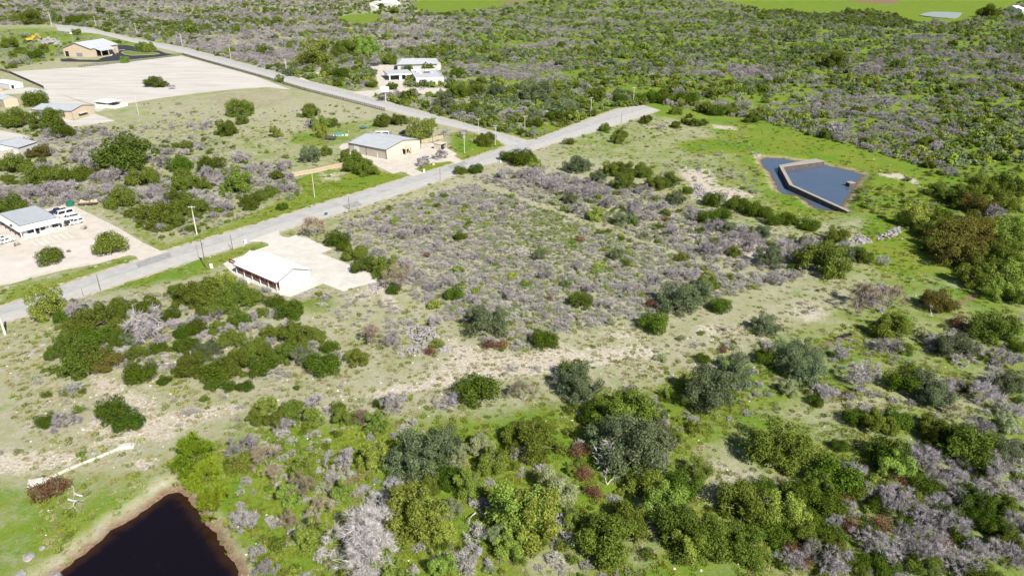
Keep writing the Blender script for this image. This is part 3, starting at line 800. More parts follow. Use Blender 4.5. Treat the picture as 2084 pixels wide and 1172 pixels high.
def gable_roof(root, Lx, D, eave, ridge, axis, m, oh=0.35, th=0.14, seam=0.9, off=0.03):
    """two roof slopes with standing seams, ridge cap"""
    W, Ln = (Lx, D) if axis == 'y' else (D, Lx)
    sl = (ridge - eave) / (W / 2)
    mb = MB()
    sm = MB()
    def P(a, l, z):      # a across, l along the ridge
        return (a, l, z) if axis == 'y' else (l, a, z)
    for sgn in (0, 1):
        a0, a1 = (-oh, W / 2) if sgn == 0 else (W + oh, W / 2)
        z0, z1 = eave - oh * sl + off, ridge + off
        q = [P(a0, -oh, z0), P(a1, -oh, z1), P(a1, Ln + oh, z1), P(a0, Ln + oh, z0)]
        t = [(p[0], p[1], p[2] + th) for p in q]
        mb.add(q + t, [(0, 1, 2, 3), (7, 6, 5, 4), (0, 4, 5, 1), (1, 5, 6, 2), (2, 6, 7, 3), (3, 7, 4, 0)])
        n = int((Ln + 2 * oh) / seam)
        for i in range(1, n):
            l = -oh + i * seam
            h = 0.05
            q = [P(a0, l - 0.03, z0 + th - .01), P(a0, l + 0.03, z0 + th - .01), P(a1, l + 0.03, z1 + th - .01), P(a1, l - 0.03, z1 + th - .01)]
            t = [(p[0], p[1], p[2] + h) for p in q]
            sm.add(q + t, [(4, 5, 6, 7), (0, 1, 5, 4), (1, 2, 6, 5), (2, 3, 7, 6), (3, 0, 4, 7)])
    r = mb.build('roof', m, root)
    so = sm.build('roof_seam', m, r)
    so['kind'] = 'stuff'
    cap = MB()
    q0, q1 = P(W / 2 - 0.2, -oh, 0), P(W / 2 + 0.2, Ln + oh, 0)
    cap.box(min(q0[0], q1[0]), max(q0[0], q1[0]), min(q0[1], q1[1]), max(q0[1], q1[1]), ridge + th - 0.02, ridge + th + 0.09)
    cap.build('ridge_cap', m, r)
    return r

def panel(root, name, m, x0, x1, z0, z1, y=0.0, side='front', d=0.05, Lx=0, D=0):
    """door or window proud of a wall; x0..x1 run along that wall"""
    mb = MB()
    if side == 'front': mb.box(x0, x1, -d, 0.06, z0, z1)
    elif side == 'back': mb.box(x0, x1, D - 0.06, D + d, z0, z1)
    elif side == 'left': mb.box(-d, 0.06, x0, x1, z0, z1)
    elif side == 'right': mb.box(Lx - 0.06, Lx + d, x0, x1, z0, z1)
    return mb.build(name, m, root)

def win(root, x0, x1, z0, z1, side='front', Lx=0, D=0, m=None):
    f = panel(root, 'window', TRIM_GREY, x0, x1, z0, z1, side=side, d=0.06, Lx=Lx, D=D)
    panel(f, 'pane', m or GLASS, x0 + .1, x1 - .1, z0 + .1, z1 - .1, side=side, d=0.085, Lx=Lx, D=D)
    return f

def corner_trims(root, Lx, D, h, m, w=0.16):
    for x in (0, Lx):
        for y in (0, D):
            MB().box(x - w, x + w, y - w, y + w, -0.2, h - 0.12).build('corner_trim', m, root)

def eave_trim(root, Lx, D, eave, axis, m, oh, sl):
    z = eave - oh * sl
    for s in (0, 1):
        if axis == 'y':
            x = -oh - 0.1 if s == 0 else Lx + oh + 0.1
            MB().box(x - .09, x + .09, -oh, D + oh, z - 0.14, z + 0.06).build('gutter', m, root)
        else:
            y = -oh - 0.1 if s == 0 else D + oh + 0.1
            MB().box(-oh, Lx + oh, y - .09, y + .09, z - 0.14, z + 0.06).build('gutter', m, root)

def rake_trim(root, Lx, D, eave, ridge, axis, m, oh, th=0.22):
    """dark edge along the gable slopes"""
    W, Ln = (Lx, D) if axis == 'y' else (D, Lx)
    sl = (ridge - eave) / (W / 2)
    for l in (-oh - 0.04, Ln + oh + 0.04):
        mb = MB()
        for a0 in (-oh, W + oh):
            z0 = eave - oh * sl
            p = [(a0, z0), (W / 2, ridge), (W / 2, ridge + th), (a0, z0 + th)]
            v = []
            for dl in (-0.05, 0.05):
                v += [((a, l + dl, z) if axis == 'y' else (l + dl, a, z)) for a, z in p]
            mb.add(v, [(0, 1, 2, 3), (7, 6, 5, 4), (0, 4, 5, 1), (1, 5, 6, 2), (2, 6, 7, 3), (3, 7, 4, 0)])
        mb.build('rake_trim', m, root)

# -- near building: white roof, maroon brick side under a deep eave
A, rz, Lx, D = frame_side((566.5, 594), (483, 557), (641, 573))
J = thing('shop_building', 'white-roofed gabled building with maroon brick side beside the bright concrete yard', 'building', (A[0], A[1], 0), rz)
EV, RG = 3.3, 5.6
mb = MB(); mb.profile_y([(0.7, -0.3), (Lx, -0.3), (Lx, EV), (Lx / 2, RG), (0.7, EV + 0.15)], 0.0, D)
mb.build('wall', WALL_WHITE, J)
mb = MB(); mb.box(0.64, 0.73, 0.05, D - 0.05, 0.9, EV + 0.05); mb.build('brick_wall', MAROON, J)
MB().box(0.60, 0.75, 0.03, D - 0.03, 0.0, 0.9).build('wainscot', STONE_TAN, J)
gable_roof(J, Lx, D, EV, RG, 'y', ROOF_WHITE, 0.5, 0.16, 0.6)
eave_trim(J, Lx, D, EV, 'y', MAROON, 0.5, (RG - EV) / (Lx / 2))
rake_trim(J, Lx, D, EV, RG, 'y', TRIM_GREY, 0.5)
MB().box(-0.6, 0.58, -0.3, D + 0.3, -0.1, 0.16).build('porch_slab', CONC, J)
MB().box(-0.25, -0.1, 0.3, D - 0.3, EV - 0.40, EV - 0.14).build('porch_beam', MAROON, J)
for i in range(6):
    y = 0.2 + (D - 0.4) * i / 5
    MB().box(-0.28, -0.08, y - 0.1, y + 0.1, 0.1, EV - 0.42).build('post', WALL_WHITE, J)
for i in range(4):
    y = 1.8 + (D - 4) * i / 3.4
    f = MB().box(0.57, 0.66, y, y + 1.5, 1.2, 2.3).build('window', TRIM_GREY, J)
    MB().box(0.55, 0.60, y + .1, y + 1.4, 1.3, 2.2).build('pane', GLASS, f)
panel(J, 'door', DOOR_W, Lx * 0.42, Lx * 0.42 + 1.0, 0.35, 2.4)
for x in (0.62, 0.8):
    MB().box(Lx * x, Lx * x + 0.35, -0.12, 0.05, 3.0, 3.25).build('wall_lamp', TRIM_GREY, J)
# ramp and steps along the gable
rp = MB()
rp.add([(Lx * 0.25, -2.4, 0), (Lx * 0.98, -2.4, 0), (Lx * 0.98, -0.1, 0), (Lx * 0.25, -0.1, 0),
        (Lx * 0.25, -2.4, 0.9), (Lx * 0.98, -2.4, 0.1), (Lx * 0.98, -0.1, 0.1), (Lx * 0.25, -0.1, 0.9)],
       [(4, 5, 6, 7), (0, 1, 5, 4), (1, 2, 6, 5), (2, 3, 7, 6), (3, 0, 4, 7)])
rp.build('ramp', CONC, J)
rl = MB()
for i in range(9):
    t = i / 8
    x = Lx * (0.25 + 0.73 * t); z = 0.9 - 0.8 * t
    rl.box(x - .03, x + .03, -2.38, -2.32, z, z + 1.05)
rl.tube((Lx * 0.25, -2.35, 1.95), (Lx * 0.98, -2.35, 1.15), 0.04)
rl.tube((Lx * 0.25, -2.35, 1.5), (Lx * 0.98, -2.35, 0.7), 0.03)
rl.build('handrail', WHITE, J)
for i in range(4):
    MB().box(Lx * 0.25 - 0.35 * (i + 1), Lx * 0.25 - 0.35 * i, -2.3, -0.15, 0, 0.72 - 0.2 * i).build('step', CONC, J)
# sign frame by the porch
p = at(473, 537)
sg = thing('sign_frame', 'low maroon sign frame on the slab by the white-roofed building', 'sign', (p[0], p[1], 0), rz + pi / 2)
MB().box(-1.5, 1.5, -0.12, 0.12, 1.05, 1.45).build('top_board', MAROON, sg)
MB().box(-1.5, 1.5, -0.12, 0.12, 0.35, 0.6).build('lower_board', MAROON, sg)
for x in (-1.45, 1.45):
    MB().box(x - .12, x + .12, -0.14, 0.14, 0, 1.5).build('post', MAROON, sg)

# -- office at the left edge: flat grey roof with a sloped white skirt
A, rz, Lx, D = frame((43, 488), (134, 465.5), (-8, 459))
G = thing('office_building', 'low office with flat grey roof and sloped white skirt at the left edge', 'building', (A[0], A[1], 0), rz)
MB().box(1.6, Lx - 1.2, 1.8, D - 1.0, -0.3, 3.0).build('wall', WALL_WHITE, G)
sk = MB()
o0, o1, zb, zt = 0.0, 1.3, 2.75, 4.4
ring = lambda o, z: [(o, o, z), (Lx - o, o, z), (Lx - o, D - o, z), (o, D - o, z)]
sk.add(ring(o0, zb) + ring(o1, zt) + ring(o0 + .25, zb) + ring(o1 + .2, zt - .3),
       [(0, 1, 5, 4), (1, 2, 6, 5), (2, 3, 7, 6), (3, 0, 4, 7), (0, 8, 9, 1), (1, 9, 10, 2), (2, 10, 11, 3), (3, 11, 8, 0)])
sk.build('roof_skirt', WALL_WHITE, G)
rf = MB()
rf.add(ring(o1 - .1, zt - 0.14) + ring(o1 - .1, zt + .06), [(4, 5, 6, 7), (0, 1, 5, 4), (1, 2, 6, 5), (2, 3, 7, 6), (3, 0, 4, 7)])
r = rf.build('roof', ROOF_GALV, G)
for s in ((0, 1), (1, 2), (2, 3), (3, 0)):
    q = ring(o1 - .12, zt)
    MB().tube(q[s[0]], q[s[1]], 0.10, n=6).build('roof_edge', TRIM_DARK, r)
MB().box(0.2, Lx - 0.2, 0.2, D - 0.2, 2.62, 2.74).build('soffit', WALL_GREY, G)
MB().box(-0.2, Lx + 0.2, -0.9, 1.9, -0.1, 0.15).build('walk', CONC, G)
for i in range(5):
    MB().box(0.35, 0.6, 2 + i * (D - 3) / 4.2, 2.35 + i * (D - 3) / 4.2, 0, 2.7).build('post', TRIM_DARK, G)
for x in (0.5, Lx * 0.33, Lx * 0.66, Lx - 0.7):
    MB().box(x, x + 0.25, 0.4, 0.65, 0.1, 2.7).build('post', WALL_WHITE, G)
for x0, x1 in ((3, 5), (7.2, 8.6), (11, 13), (15, 17)):
    f = MB().box(x0, x1, 1.74, 1.84, 0.9, 2.3).build('window', TRIM_DARK, G)
    MB().box(x0 + .1, x1 - .1, 1.71, 1.78, 1.0, 2.2).build('pane', GLASS, f)
MB().box(5.6, 6.7, 1.74, 1.84, 0.1, 2.3).build('door', DARKIN, G)
MB().box(-0.02, 0.5, D * .30, D * .30 + 1.4, 3.2, 3.7).build('roof_vent', TRIM_DARK, G)

# -- cream metal workshop by the junction
A, rz, Lx, D = frame((786.8, 324.5), (855.5, 303.5), (724, 306))
H = thing('metal_workshop', 'large cream metal building with pale roof and stone porch by the road junction', 'building', (A[0], A[1], 0), rz)
EV, RG = 4.7, 6.9
w = MB(); gable_shell(w, Lx, D, EV, RG, 'y'); w.build('wall', WALL_CREAM, H)
MB().box(-0.07, 0.1, 0.1, D - 0.1, 0.2, EV - 0.1).build('side_cladding', WALL_BEIGE, H)
gable_roof(H, Lx, D, EV, RG, 'y', ROOF_GALV, 0.3, 0.14, 0.9)
corner_trims(H, Lx, D, EV, TRIM_DARK)
eave_trim(H, Lx, D, EV, 'y', TRIM_DARK, 0.3, (RG - EV) / (Lx / 2))
rake_trim(H, Lx, D, EV, RG, 'y', TRIM_DARK, 0.3)
panel(H, 'roller_door', DOOR_W, D * .72, D * .86, 0.1, 4.0, side='left', d=0.16)
panel(H, 'downpipe', TRIM_DARK, D * .52, D * .53, 0.1, EV - .1, side='left', d=0.2)
panel(H, 'side_door', DOOR_W, D * .22, D * .25, 0.1, 2.3, side='left', d=0.16)
for i in range(10):
    MB().box(-0.11, -0.06, D * i / 10 + .5, D * i / 10 + .58, 0.3, EV - .2).build('cladding_rib', WALL_BEIGE, H)
pc = MB(); x0 = Lx * .47
pr = MB().profile_y([(x0 - 0.5, 2.9), (x0 + 4.2, 2.9), (x0 + 1.85, 4.2)], -2.6, 0).build('porch_roof', WALL_TAN, H)
MB().box(x0, x0 + 3.6, -0.12, 0.05, 0.1, 2.9).build('porch_recess', DARKIN, H)
for x in (x0 - .2, x0 + 3.4):
    MB().box(x, x + 0.5, -2.5, -2.0, 0, 2.9).build('porch_post', STONE_TAN, H)
MB().box(x0 + 1.2, x0 + 2.3, -0.16, 0.0, 0.1, 2.3).build('door', TRIM_DARK, H)
MB().box(0.3, Lx * .40, -0.9, -0.05, -0.1, 0.3).build('planter', STONE_TAN, H)
MB().box(Lx * .62, Lx - 0.3, -0.9, -0.05, -0.1, 0.3).build('planter', STONE_TAN, H)

# -- tan workshop with grey roof, left
A, rz, Lx, D = frame((150, 244), (194, 231.5), (110, 229.5))
T1 = thing('tan_workshop', 'tan gabled workshop with grey roller door below the limestone lot', 'building', (A[0], A[1], 0), rz)
EV, RG = 5.2, 6.9
w = MB(); gable_shell(w, Lx, D, EV, RG, 'y'); w.build('wall', WALL_TAN, T1)
gable_roof(T1, Lx, D, EV, RG, 'y', ROOF_GALV, 0.25, 0.14, 0.9)
eave_trim(T1, Lx, D, EV, 'y', TRIM_DARK, 0.25, (RG - EV) / (Lx / 2))
rake_trim(T1, Lx, D, EV, RG, 'y', TRIM_DARK, 0.25)
corner_trims(T1, Lx, D, EV, TRIM_GREY, .12)
panel(T1, 'roller_door', DOOR_G, D * .52, D * .86, 0.1, 4.4, side='left', d=0.08)
MB().add([(Lx * .25, -1.3, 2.5), (Lx * .62, -1.3, 2.5), (Lx * .62, 0.02, 3.1), (Lx * .25, 0.02, 3.1), (Lx * .25, -1.3, 2.62), (Lx * .62, -1.3, 2.62), (Lx * .62, 0.02, 3.22), (Lx * .25, 0.02, 3.22)],
         [(0, 3, 2, 1), (4, 5, 6, 7), (0, 1, 5, 4), (1, 2, 6, 5), (3, 0, 4, 7)]).build('awning', WALL_TAN, T1)
MB().box(Lx * .26, Lx * .61, -0.08, 0.05, 1.1, 2.5).build('window', TRIM_DARK, T1)

# -- tan shed cut by the left edge
A, rz, Lx, D = frame((10.5, 220), (39.5, 216), (-14, 207))
T2 = thing('tan_shed', 'tan shed with grey roof cut by the left edge above the tan workshop', 'building', (A[0], A[1], 0), rz)
EV, RG = 5.0, 6.4
w = MB(); gable_shell(w, Lx, D, EV, RG, 'y'); w.build('wall', WALL_TAN, T2)
gable_roof(T2, Lx, D, EV, RG, 'y', ROOF_GALV, 0.2, 0.14, 0.9)
corner_trims(T2, Lx, D, EV, TRIM_GREY, .12)
panel(T2, 'roller_door', DOOR_G, D * .2, D * .6, 0.1, 3.8, side='left', d=0.08)
A, rz, Lx, D = frame((-30, 196), (7, 188), (-50, 186))
T3 = thing('tan_store', 'small tan store at the left edge behind the tan shed', 'building', (A[0], A[1], 0), rz)
w = MB(); gable_shell(w, Lx, D, 3.6, 4.6, 'y'); w.build('wall', WALL_TAN, T3)
gable_roof(T3, Lx, D, 3.6, 4.6, 'y', ROOF_GALV, 0.2, 0.14, 0.9)

# -- white garden shed
A, rz, Lx, D = frame((21.5, 181.5), (48, 178), (8, 175))
T4 = thing('white_shed', 'white storage shed with dark doorway beside the limestone lot', 'shed', (A[0], A[1], 0), rz)
w = MB(); gable_shell(w, Lx, D, 3.4, 4.6, 'y'); w.build('wall', mat('shed_white', (0.68, 0.70, 0.74), 0.6, 0.04, 1), T4)
gable_roof(T4, Lx, D, 3.4, 4.6, 'y', ROOF_WHITE, 0.25, 0.14, 0.9)
panel(T4, 'door', DARKIN, Lx * .1, Lx * .3, 0.1, 2.6)
panel(T4, 'double_door', DOOR_W, Lx * .45, Lx * .9, 0.1, 2.8)

# -- open white shelter
A, rz, Lx, D = frame((234, 222), (260.5, 216), (219, 213.5))
T5 = thing('open_shelter', 'small white shelter with open half walls at the edge of the limestone lot', 'shelter', (A[0], A[1], 0), rz)
for nm, bx in (('half_wall', (0, Lx, 0, .15, 0, 2.2)), ('half_wall', (0, .15, .16, D, 0, 2.2)), ('half_wall', (Lx - .15, Lx, .16, D, 0, 2.2)), ('back_wall', (.16, Lx - .16, D - .15, D, 0, 3.6))):
    MB().box(*bx).build(nm, WALL_WHITE, T5)
for x in (0.0, Lx - .2):
    MB().box(x, x + .2, D * .35, D * .35 + .2, 2.2, 3.4).build('post', WALL_WHITE, T5)
MB().add([(-.3, D * .3, 3.2), (Lx + .3, D * .3, 3.2), (Lx + .3, D + .3, 3.8), (-.3, D + .3, 3.8), (-.3, D * .3, 3.35), (Lx + .3, D * .3, 3.35), (Lx + .3, D + .3, 3.95), (-.3, D + .3, 3.95)],
         [(0, 3, 2, 1), (4, 5, 6, 7), (0, 1, 5, 4), (1, 2, 6, 5), (2, 3, 7, 6), (3, 0, 4, 7)]).build('roof', ROOF_WHITE, T5)

# -- grey sheds at the left edge
A, rz, Lx, D = frame((42, 322), (80, 309), (10, 306))
T6 = thing('grey_shed', 'grey metal shed with blue-grey roof and dark window at the left edge', 'building', (A[0], A[1], 0), rz)
EV, RG = 5.0, 6.6
w = MB(); gable_shell(w, Lx, D, EV, RG, 'x'); w.build('wall', WALL_GREY, T6)
gable_roof(T6, Lx, D, EV, RG, 'x', ROOF_GALV, 0.2, 0.14, 0.9)
eave_trim(T6, Lx, D, EV, 'x', TRIM_DARK, 0.2, (RG - EV) / (D / 2))
rake_trim(T6, Lx, D, EV, RG, 'x', TRIM_DARK, 0.2)
win(T6, Lx * .38, Lx * .55, 1.6, 3.2)
A, rz, Lx, D = frame((-35, 337), (34, 321), (-60, 318))
T7 = thing('white_roof_shed', 'white-roofed metal shed cut by the left edge in front of the grey shed', 'building', (A[0], A[1], 0), rz)
w = MB(); gable_shell(w, Lx, D, 4.6, 6.2, 'x'); w.build('wall', WALL_BEIGE, T7)
gable_roof(T7, Lx, D, 4.6, 6.2, 'x', ROOF_WHITE, 0.2, 0.14, 0.9)
panel(T7, 'corner_panel', TRIM_GREY, Lx * .9, Lx * .98, 0, 4.4)

# -- tan hall with pale roof, far left
A, rz, Lx, D = frame((131.6, 115.3), (187, 117), (158, 105))
T8 = thing('tan_hall', 'tan gabled hall with pale metal roof beside the black asphalt drive', 'building', (A[0], A[1], 0), rz)
EV, RG = 8.0, 13.0
w = MB(); gable_shell(w, Lx, D, EV, RG, 'y'); w.build('wall', WALL_TAN, T8)
gable_roof(T8, Lx, D, EV, RG, 'y', ROOF_PALE, 0.9, 0.25, 1.6)
rake_trim(T8, Lx, D, EV, RG, 'y', TRIM_GREY, 0.9, 0.4)
panel(T8, 'door', DARKIN, Lx * .06, Lx * .18, 0.1, 5.0, d=0.1)
panel(T8, 'window', DOOR_G, Lx * .46, Lx * .68, 0.3, 3.6, d=0.1)
MB().add([(Lx - .2, D * .15, 7.6), (Lx + 7, D * .15, 5.2), (Lx + 7, D * .7, 5.2), (Lx - .2, D * .7, 7.6), (Lx - .2, D * .15, 8.0), (Lx + 7, D * .15, 5.6), (Lx + 7, D * .7, 5.6), (Lx - .2, D * .7, 8.0)],
         [(0, 3, 2, 1), (4, 5, 6, 7), (0, 1, 5, 4), (1, 2, 6, 5), (2, 3, 7, 6), (3, 0, 4, 7)]).build('porch_roof', ROOF_PALE, T8)
for y in (.17, .43, .67):
    MB().box(Lx + 6, Lx + 6.7, D * y - .3, D * y + .3, 0, 5.3).build('porch_post', STONE_TAN, T8)
panel(T8, 'porch_opening', DARKIN, D * .2, D * .65, 0.1, 6.0, side='right', d=0.1, Lx=Lx)

# -- white office complex beyond the side road
A, rz, Lx, D = frame((810, 147.5), (890, 146), (817, 136))
T9 = thing('gymnasium', 'long pale hipped-roof hall at the back of the white office complex', 'building', (A[0], A[1], 0), rz)
MB().box(0, Lx, 0, D, -.3, 6.4).build('wall', WALL_GREY, T9)
hr = MB(); e = .8
hr.add([(-e, -e, 6.5), (Lx + e, -e, 6.5), (Lx + e, D + e, 6.5), (-e, D + e, 6.5), (D * .12, D / 2, 9.0), (Lx - D * .3, D / 2, 9.0), (-e, -e, 6.2), (Lx + e, -e, 6.2), (Lx + e, D + e, 6.2), (-e, D + e, 6.2)],
       [(0, 1, 5, 4), (1, 2, 5), (2, 3, 4, 5), (3, 0, 4), (7, 6, 9, 8), (6, 7, 1, 0), (7, 8, 2, 1), (8, 9, 3, 2), (9, 6, 0, 3)])
hr.build('roof', ROOF_PALE, T9)
MB().box(-.5, Lx + .5, -1.0, -.85, 6.0, 6.55).build('eave_trim', TRIM_GREY, T9)
MB().box(Lx + .02, Lx + 3.5, D * .2, D * .95, -.3, 5.2).build('side_wing', WALL_GREY, T9)
MB().box(-.25, .3, -.25, .3, 0, 6.2).build('downpipe', TRIM_GREY, T9)
A, rz, Lx, D = frame((847, 174.5), (904, 172.5), (840, 156))
T10 = thing('flat_office', 'white flat-roofed office block with dark porch in the white complex', 'building', (A[0], A[1], 0), rz)
MB().box(0, Lx, 0, D, -.3, 4.8).build('wall', WALL_GREY, T10)
MB().box(0.5, Lx - .5, 0.5, D - .5, 4.8, 4.95).build('roof', ROOF_PALE, T10)
for bx in ((0, Lx, 0, .45), (0, Lx, D - .45, D), (0, .45, .46, D - .46), (Lx - .45, Lx, .46, D - .46)):
    MB().box(*bx, 4.8, 5.5).build('parapet', WALL_WHITE, T10)
for k, (x, y, sx, sy, h) in enumerate(((.15, .75, 3, 3, 1.4), (.22, .55, 2.4, 2.4, 1.2), (.42, .6, 4.5, 2, 1.0), (.5, .85, 3, 2, 1.4), (.7, .62, 1.2, 1.2, 1.0))):
    MB().box(Lx * x, Lx * x + sx, D * y, D * y + sy, 4.95, 4.95 + h).build('rooftop_unit', WALL_GREY if k != 2 else TRIM_DARK, T10)
MB().box(Lx * .13, Lx * .36, -5, .05, 3.6, 4.1, .2, .2).build('porch_roof', TRIM_DARK, T10)
for x in (.14, .22, .34):
    MB().box(Lx * x, Lx * x + .7, -4.8, -4.1, 0, 3.6).build('porch_post', WALL_WHITE, T10)
MB().box(Lx * .15, Lx * .35, -.15, .05, 0, 3.6).build('porch_opening', DARKIN, T10)
MB().box(Lx + .02, Lx + 2.5, D * .05, D * .5, -.3, 3.6).build('side_wing', WALL_GREY, T10)
MB().box(.5, Lx, -.12, .05, 0, 1.4).build('stone_base', WALL_CREAM, T10)
A, rz, Lx, D = frame((792, 165), (842, 162.5), (787, 156))
T11 = thing('entrance_canopy', 'pale canopy on posts left of the flat-roofed office', 'canopy', (A[0], A[1], 0), rz)
MB().box(-1, Lx, -.5, D + .5, 4.2, 4.9, .3, .3).build('roof', ROOF_PALE, T11)
for x in (0.2, Lx * .42, Lx * .48, Lx * .68):
    MB().box(x, x + .9, .2, 1.1, 0, 4.2).build('post', WALL_WHITE, T11)
    MB().box(x, x + .7, D - 1.0, D - .3, 0, 4.2).build('post', WALL_WHITE, T11)

# -- farmstead and far barns
def far_house(name, label, a, b, c, ev, rg, wm, rm, axis='x'):
    A, rz, Lx, D = frame(a, b, c)
    o = thing(name, label, 'house', (A[0], A[1], 0), rz)
    w = MB(); gable_shell(w, Lx, D, ev, rg, axis); w.build('wall', wm, o)
    gable_roof(o, Lx, D, ev, rg, axis, rm, .6, .3, 3.0)
    panel(o, 'door', TRIM_DARK, Lx * .45, Lx * .55, 0, ev * .7, d=.2)
    for t in (.12, .28, .68, .84):
        panel(o, 'window', GLASS, Lx * t, Lx * t + Lx * .08, ev * .3, ev * .75, d=.2)
    return o
far_house('farmhouse', 'white farmhouse among trees at the top left of the green field', (800, 16), (815, 14.5), (803, 12), 7, 12, WALL_WHITE, ROOF_WHITE, 'y')
far_house('farm_shed', 'tiny white shed in the far clearing left of the farmhouse', (765, 24), (771, 23.5), (766, 22.5), 7, 9, WALL_WHITE, ROOF_WHITE)
far_house('barn', 'small white barn left of the farmhouse trees', (772, 14), (781, 13), (774, 11), 6, 9, WALL_WHITE, ROOF_WHITE)
far_house('far_barn', 'white barn roof in trees at the upper right edge', (2066, 24), (2078, 23.5), (2068, 22), 6, 9, WALL_WHITE, ROOF_WHITE)
far_house('far_barn', 'second white barn cut by the upper right edge', (2079, 29), (2092, 28.5), (2081, 27), 6, 9, WALL_WHITE, ROOF_WHITE)

# ------------------------------------------------------------------ walls and fences
def panel_fence(name, label, pts, h, m, step=2.4, cat='fence', th=0.12):
    P = [at(*p)[:2] for p in pts]
    root = thing(name, label, cat, (P[0][0], P[0][1], 0))
    for i in range(len(P) - 1):
        a, b = P[i], P[i + 1]
        L = np.linalg.norm(b - a)
        n = max(1, int(round(L / step)))
        ang = atan2(b[1] - a[1], b[0] - a[0])
        pm = MB().box(0.06, L / n - 0.06, -th / 2, th / 2, -0.1, h).mesh('panel', m)
        pp = MB().box(-0.09, 0.09, -0.11, 0.11, -0.1, h + 0.08).mesh('post', m)
        for k in range(n):
            q = a + (b - a) * k / n - P[0]
            obj('panel', pm, root, (q[0], q[1], rnd.uniform(-.03, .03)), ang)
            obj('post', pp, root, (q[0], q[1], 0), ang)
    return root
panel_fence('plank_fence', 'tan plank fence on the slope left of the cream metal building', [(592, 360), (640, 352), (702, 338)], 1.9, WOODF)
panel_fence('plank_fence', 'tan plank fence behind the cream metal building', [(858, 292), (880, 287), (902, 281.5)], 1.8, WOODF)

def iron_fence(label, pts, h=2.1, step=2.6):
    P = [at(*p)[:2] for p in pts]
    root = thing('iron_fence', label, 'fence', (P[0][0], P[0][1], 0), group='iron fences round the limestone lot')
    post = MB().box(-.07, .07, -.07, .07, 0, h + .1).mesh('post', METALD)
    for i in range(len(P) - 1):
        a, b = P[i], P[i + 1]
        L = np.linalg.norm(b - a)
        ang = atan2(b[1] - a[1], b[0] - a[0])
        o = a - P[0]
        for z in (0.25, h - 0.15):
            r = MB().box(0, L, -.04, .04, z - .04, z + .04).build('rail', METALD, root)
            r.location = (o[0], o[1], 0); r.rotation_euler = (0, 0, ang)
        pk = MB()
        for k in range(int(L / 0.28)):
            x = k * 0.28
            pk.box(x - .022, x + .022, -.022, .022, 0.1, h)
        r = pk.build('picket_run', METALD, root)
        r['kind'] = 'stuff'
        r.location = (o[0], o[1], 0); r.rotation_euler = (0, 0, ang)
        for k in range(int(L / step) + 1):
            q = o + (b - a) / L * min(k * step, L)
            obj('post', post, root, (q[0], q[1], 0), ang)
iron_fence('black iron fence between the limestone lot and the side road', [(372, 113), (450, 135), (521, 155), (621, 185), (700, 205), (785, 227)])
iron_fence('black iron fence along the far side of the limestone lot', [(160, 138), (250, 128.5), (372, 112.6)])
iron_fence('dark iron fence at the left side of the limestone lot', [(-20, 139), (20, 150), (90, 181)])

# reservoir dam wall: three straight lengths of stone
DAMFACE = mat('dam_shaded_stone', (0.10, 0.085, 0.075), 0.9, 0.3, 0.8, 0.05)  # shade of the unlit wall face put into the stone colour
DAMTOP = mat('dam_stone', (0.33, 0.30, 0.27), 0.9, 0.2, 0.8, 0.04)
dam = thing('dam_wall', 'angled stone wall standing in the blue reservoir pond', 'wall', tuple(at(1589, 338)[:2]) + (0,))
o0 = at(1589, 338, 0.9)[:2]
def wall_run(a, b, w0, w1, h0, h1, name='wall_length'):
    a, b = a - o0, b - o0
    d = (b - a) / np.linalg.norm(b - a); n = np.array([-d[1], d[0]])
    q = [a - n * w0 / 2, b - n * w1 / 2, b + n * w1 / 2, a + n * w0 / 2]
    m = MB().add([(*p, -3.2) for p in q] + [(*q[0], h0), (*q[1], h1), (*q[2], h1), (*q[3], h0)],
                 [(4, 5, 6, 7), (0, 1, 5, 4), (1, 2, 6, 5), (2, 3, 7, 6), (3, 0, 4, 7)])
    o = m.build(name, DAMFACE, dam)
    return o, a, b, n
dam.location = (o0[0], o0[1], 0)
pA, pB, pC, pD = at(1669, 325.5, 0.8)[:2], o0, at(1610.5, 377, 0.9)[:2], at(1728, 430, 0.5)[:2]
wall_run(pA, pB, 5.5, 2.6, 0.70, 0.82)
for t in np.linspace(0.03, .97, 15):
    q = pA + (pB - pA) * t - o0
    a_ = atan2((pB - pA)[1], (pB - pA)[0]); w_ = 2.8 - 1.4 * t
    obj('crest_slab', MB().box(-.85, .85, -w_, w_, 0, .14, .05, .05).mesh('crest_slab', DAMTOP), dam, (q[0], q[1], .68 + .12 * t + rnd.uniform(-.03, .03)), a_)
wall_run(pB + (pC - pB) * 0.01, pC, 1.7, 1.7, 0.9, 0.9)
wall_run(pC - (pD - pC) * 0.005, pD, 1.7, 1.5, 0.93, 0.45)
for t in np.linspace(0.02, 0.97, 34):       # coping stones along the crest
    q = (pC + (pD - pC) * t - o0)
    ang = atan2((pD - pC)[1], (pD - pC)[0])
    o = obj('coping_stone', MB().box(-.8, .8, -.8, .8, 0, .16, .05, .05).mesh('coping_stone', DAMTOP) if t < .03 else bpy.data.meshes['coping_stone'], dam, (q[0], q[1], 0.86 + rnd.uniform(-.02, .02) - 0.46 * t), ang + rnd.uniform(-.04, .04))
for t in np.linspace(0.04, 0.96, 16):
    q = (pB + (pC - pB) * t - o0)
    ang = atan2((pC - pB)[1], (pC - pB)[0])
    obj('coping_stone', bpy.data.meshes['coping_stone'], dam, (q[0], q[1], 0.86 + rnd.uniform(-.02, .02)), ang + rnd.uniform(-.04, .04))
p = at(1730, 378, -1.0)
intake = thing('water_intake', 'small concrete box standing in the reservoir near its right bank', 'concrete box', (p[0], p[1], -1.4), 0.3)
MB().box(-1.4, 1.4, -1.2, 1.2, -1.5, 1.7).build('base', DAMFACE, intake)
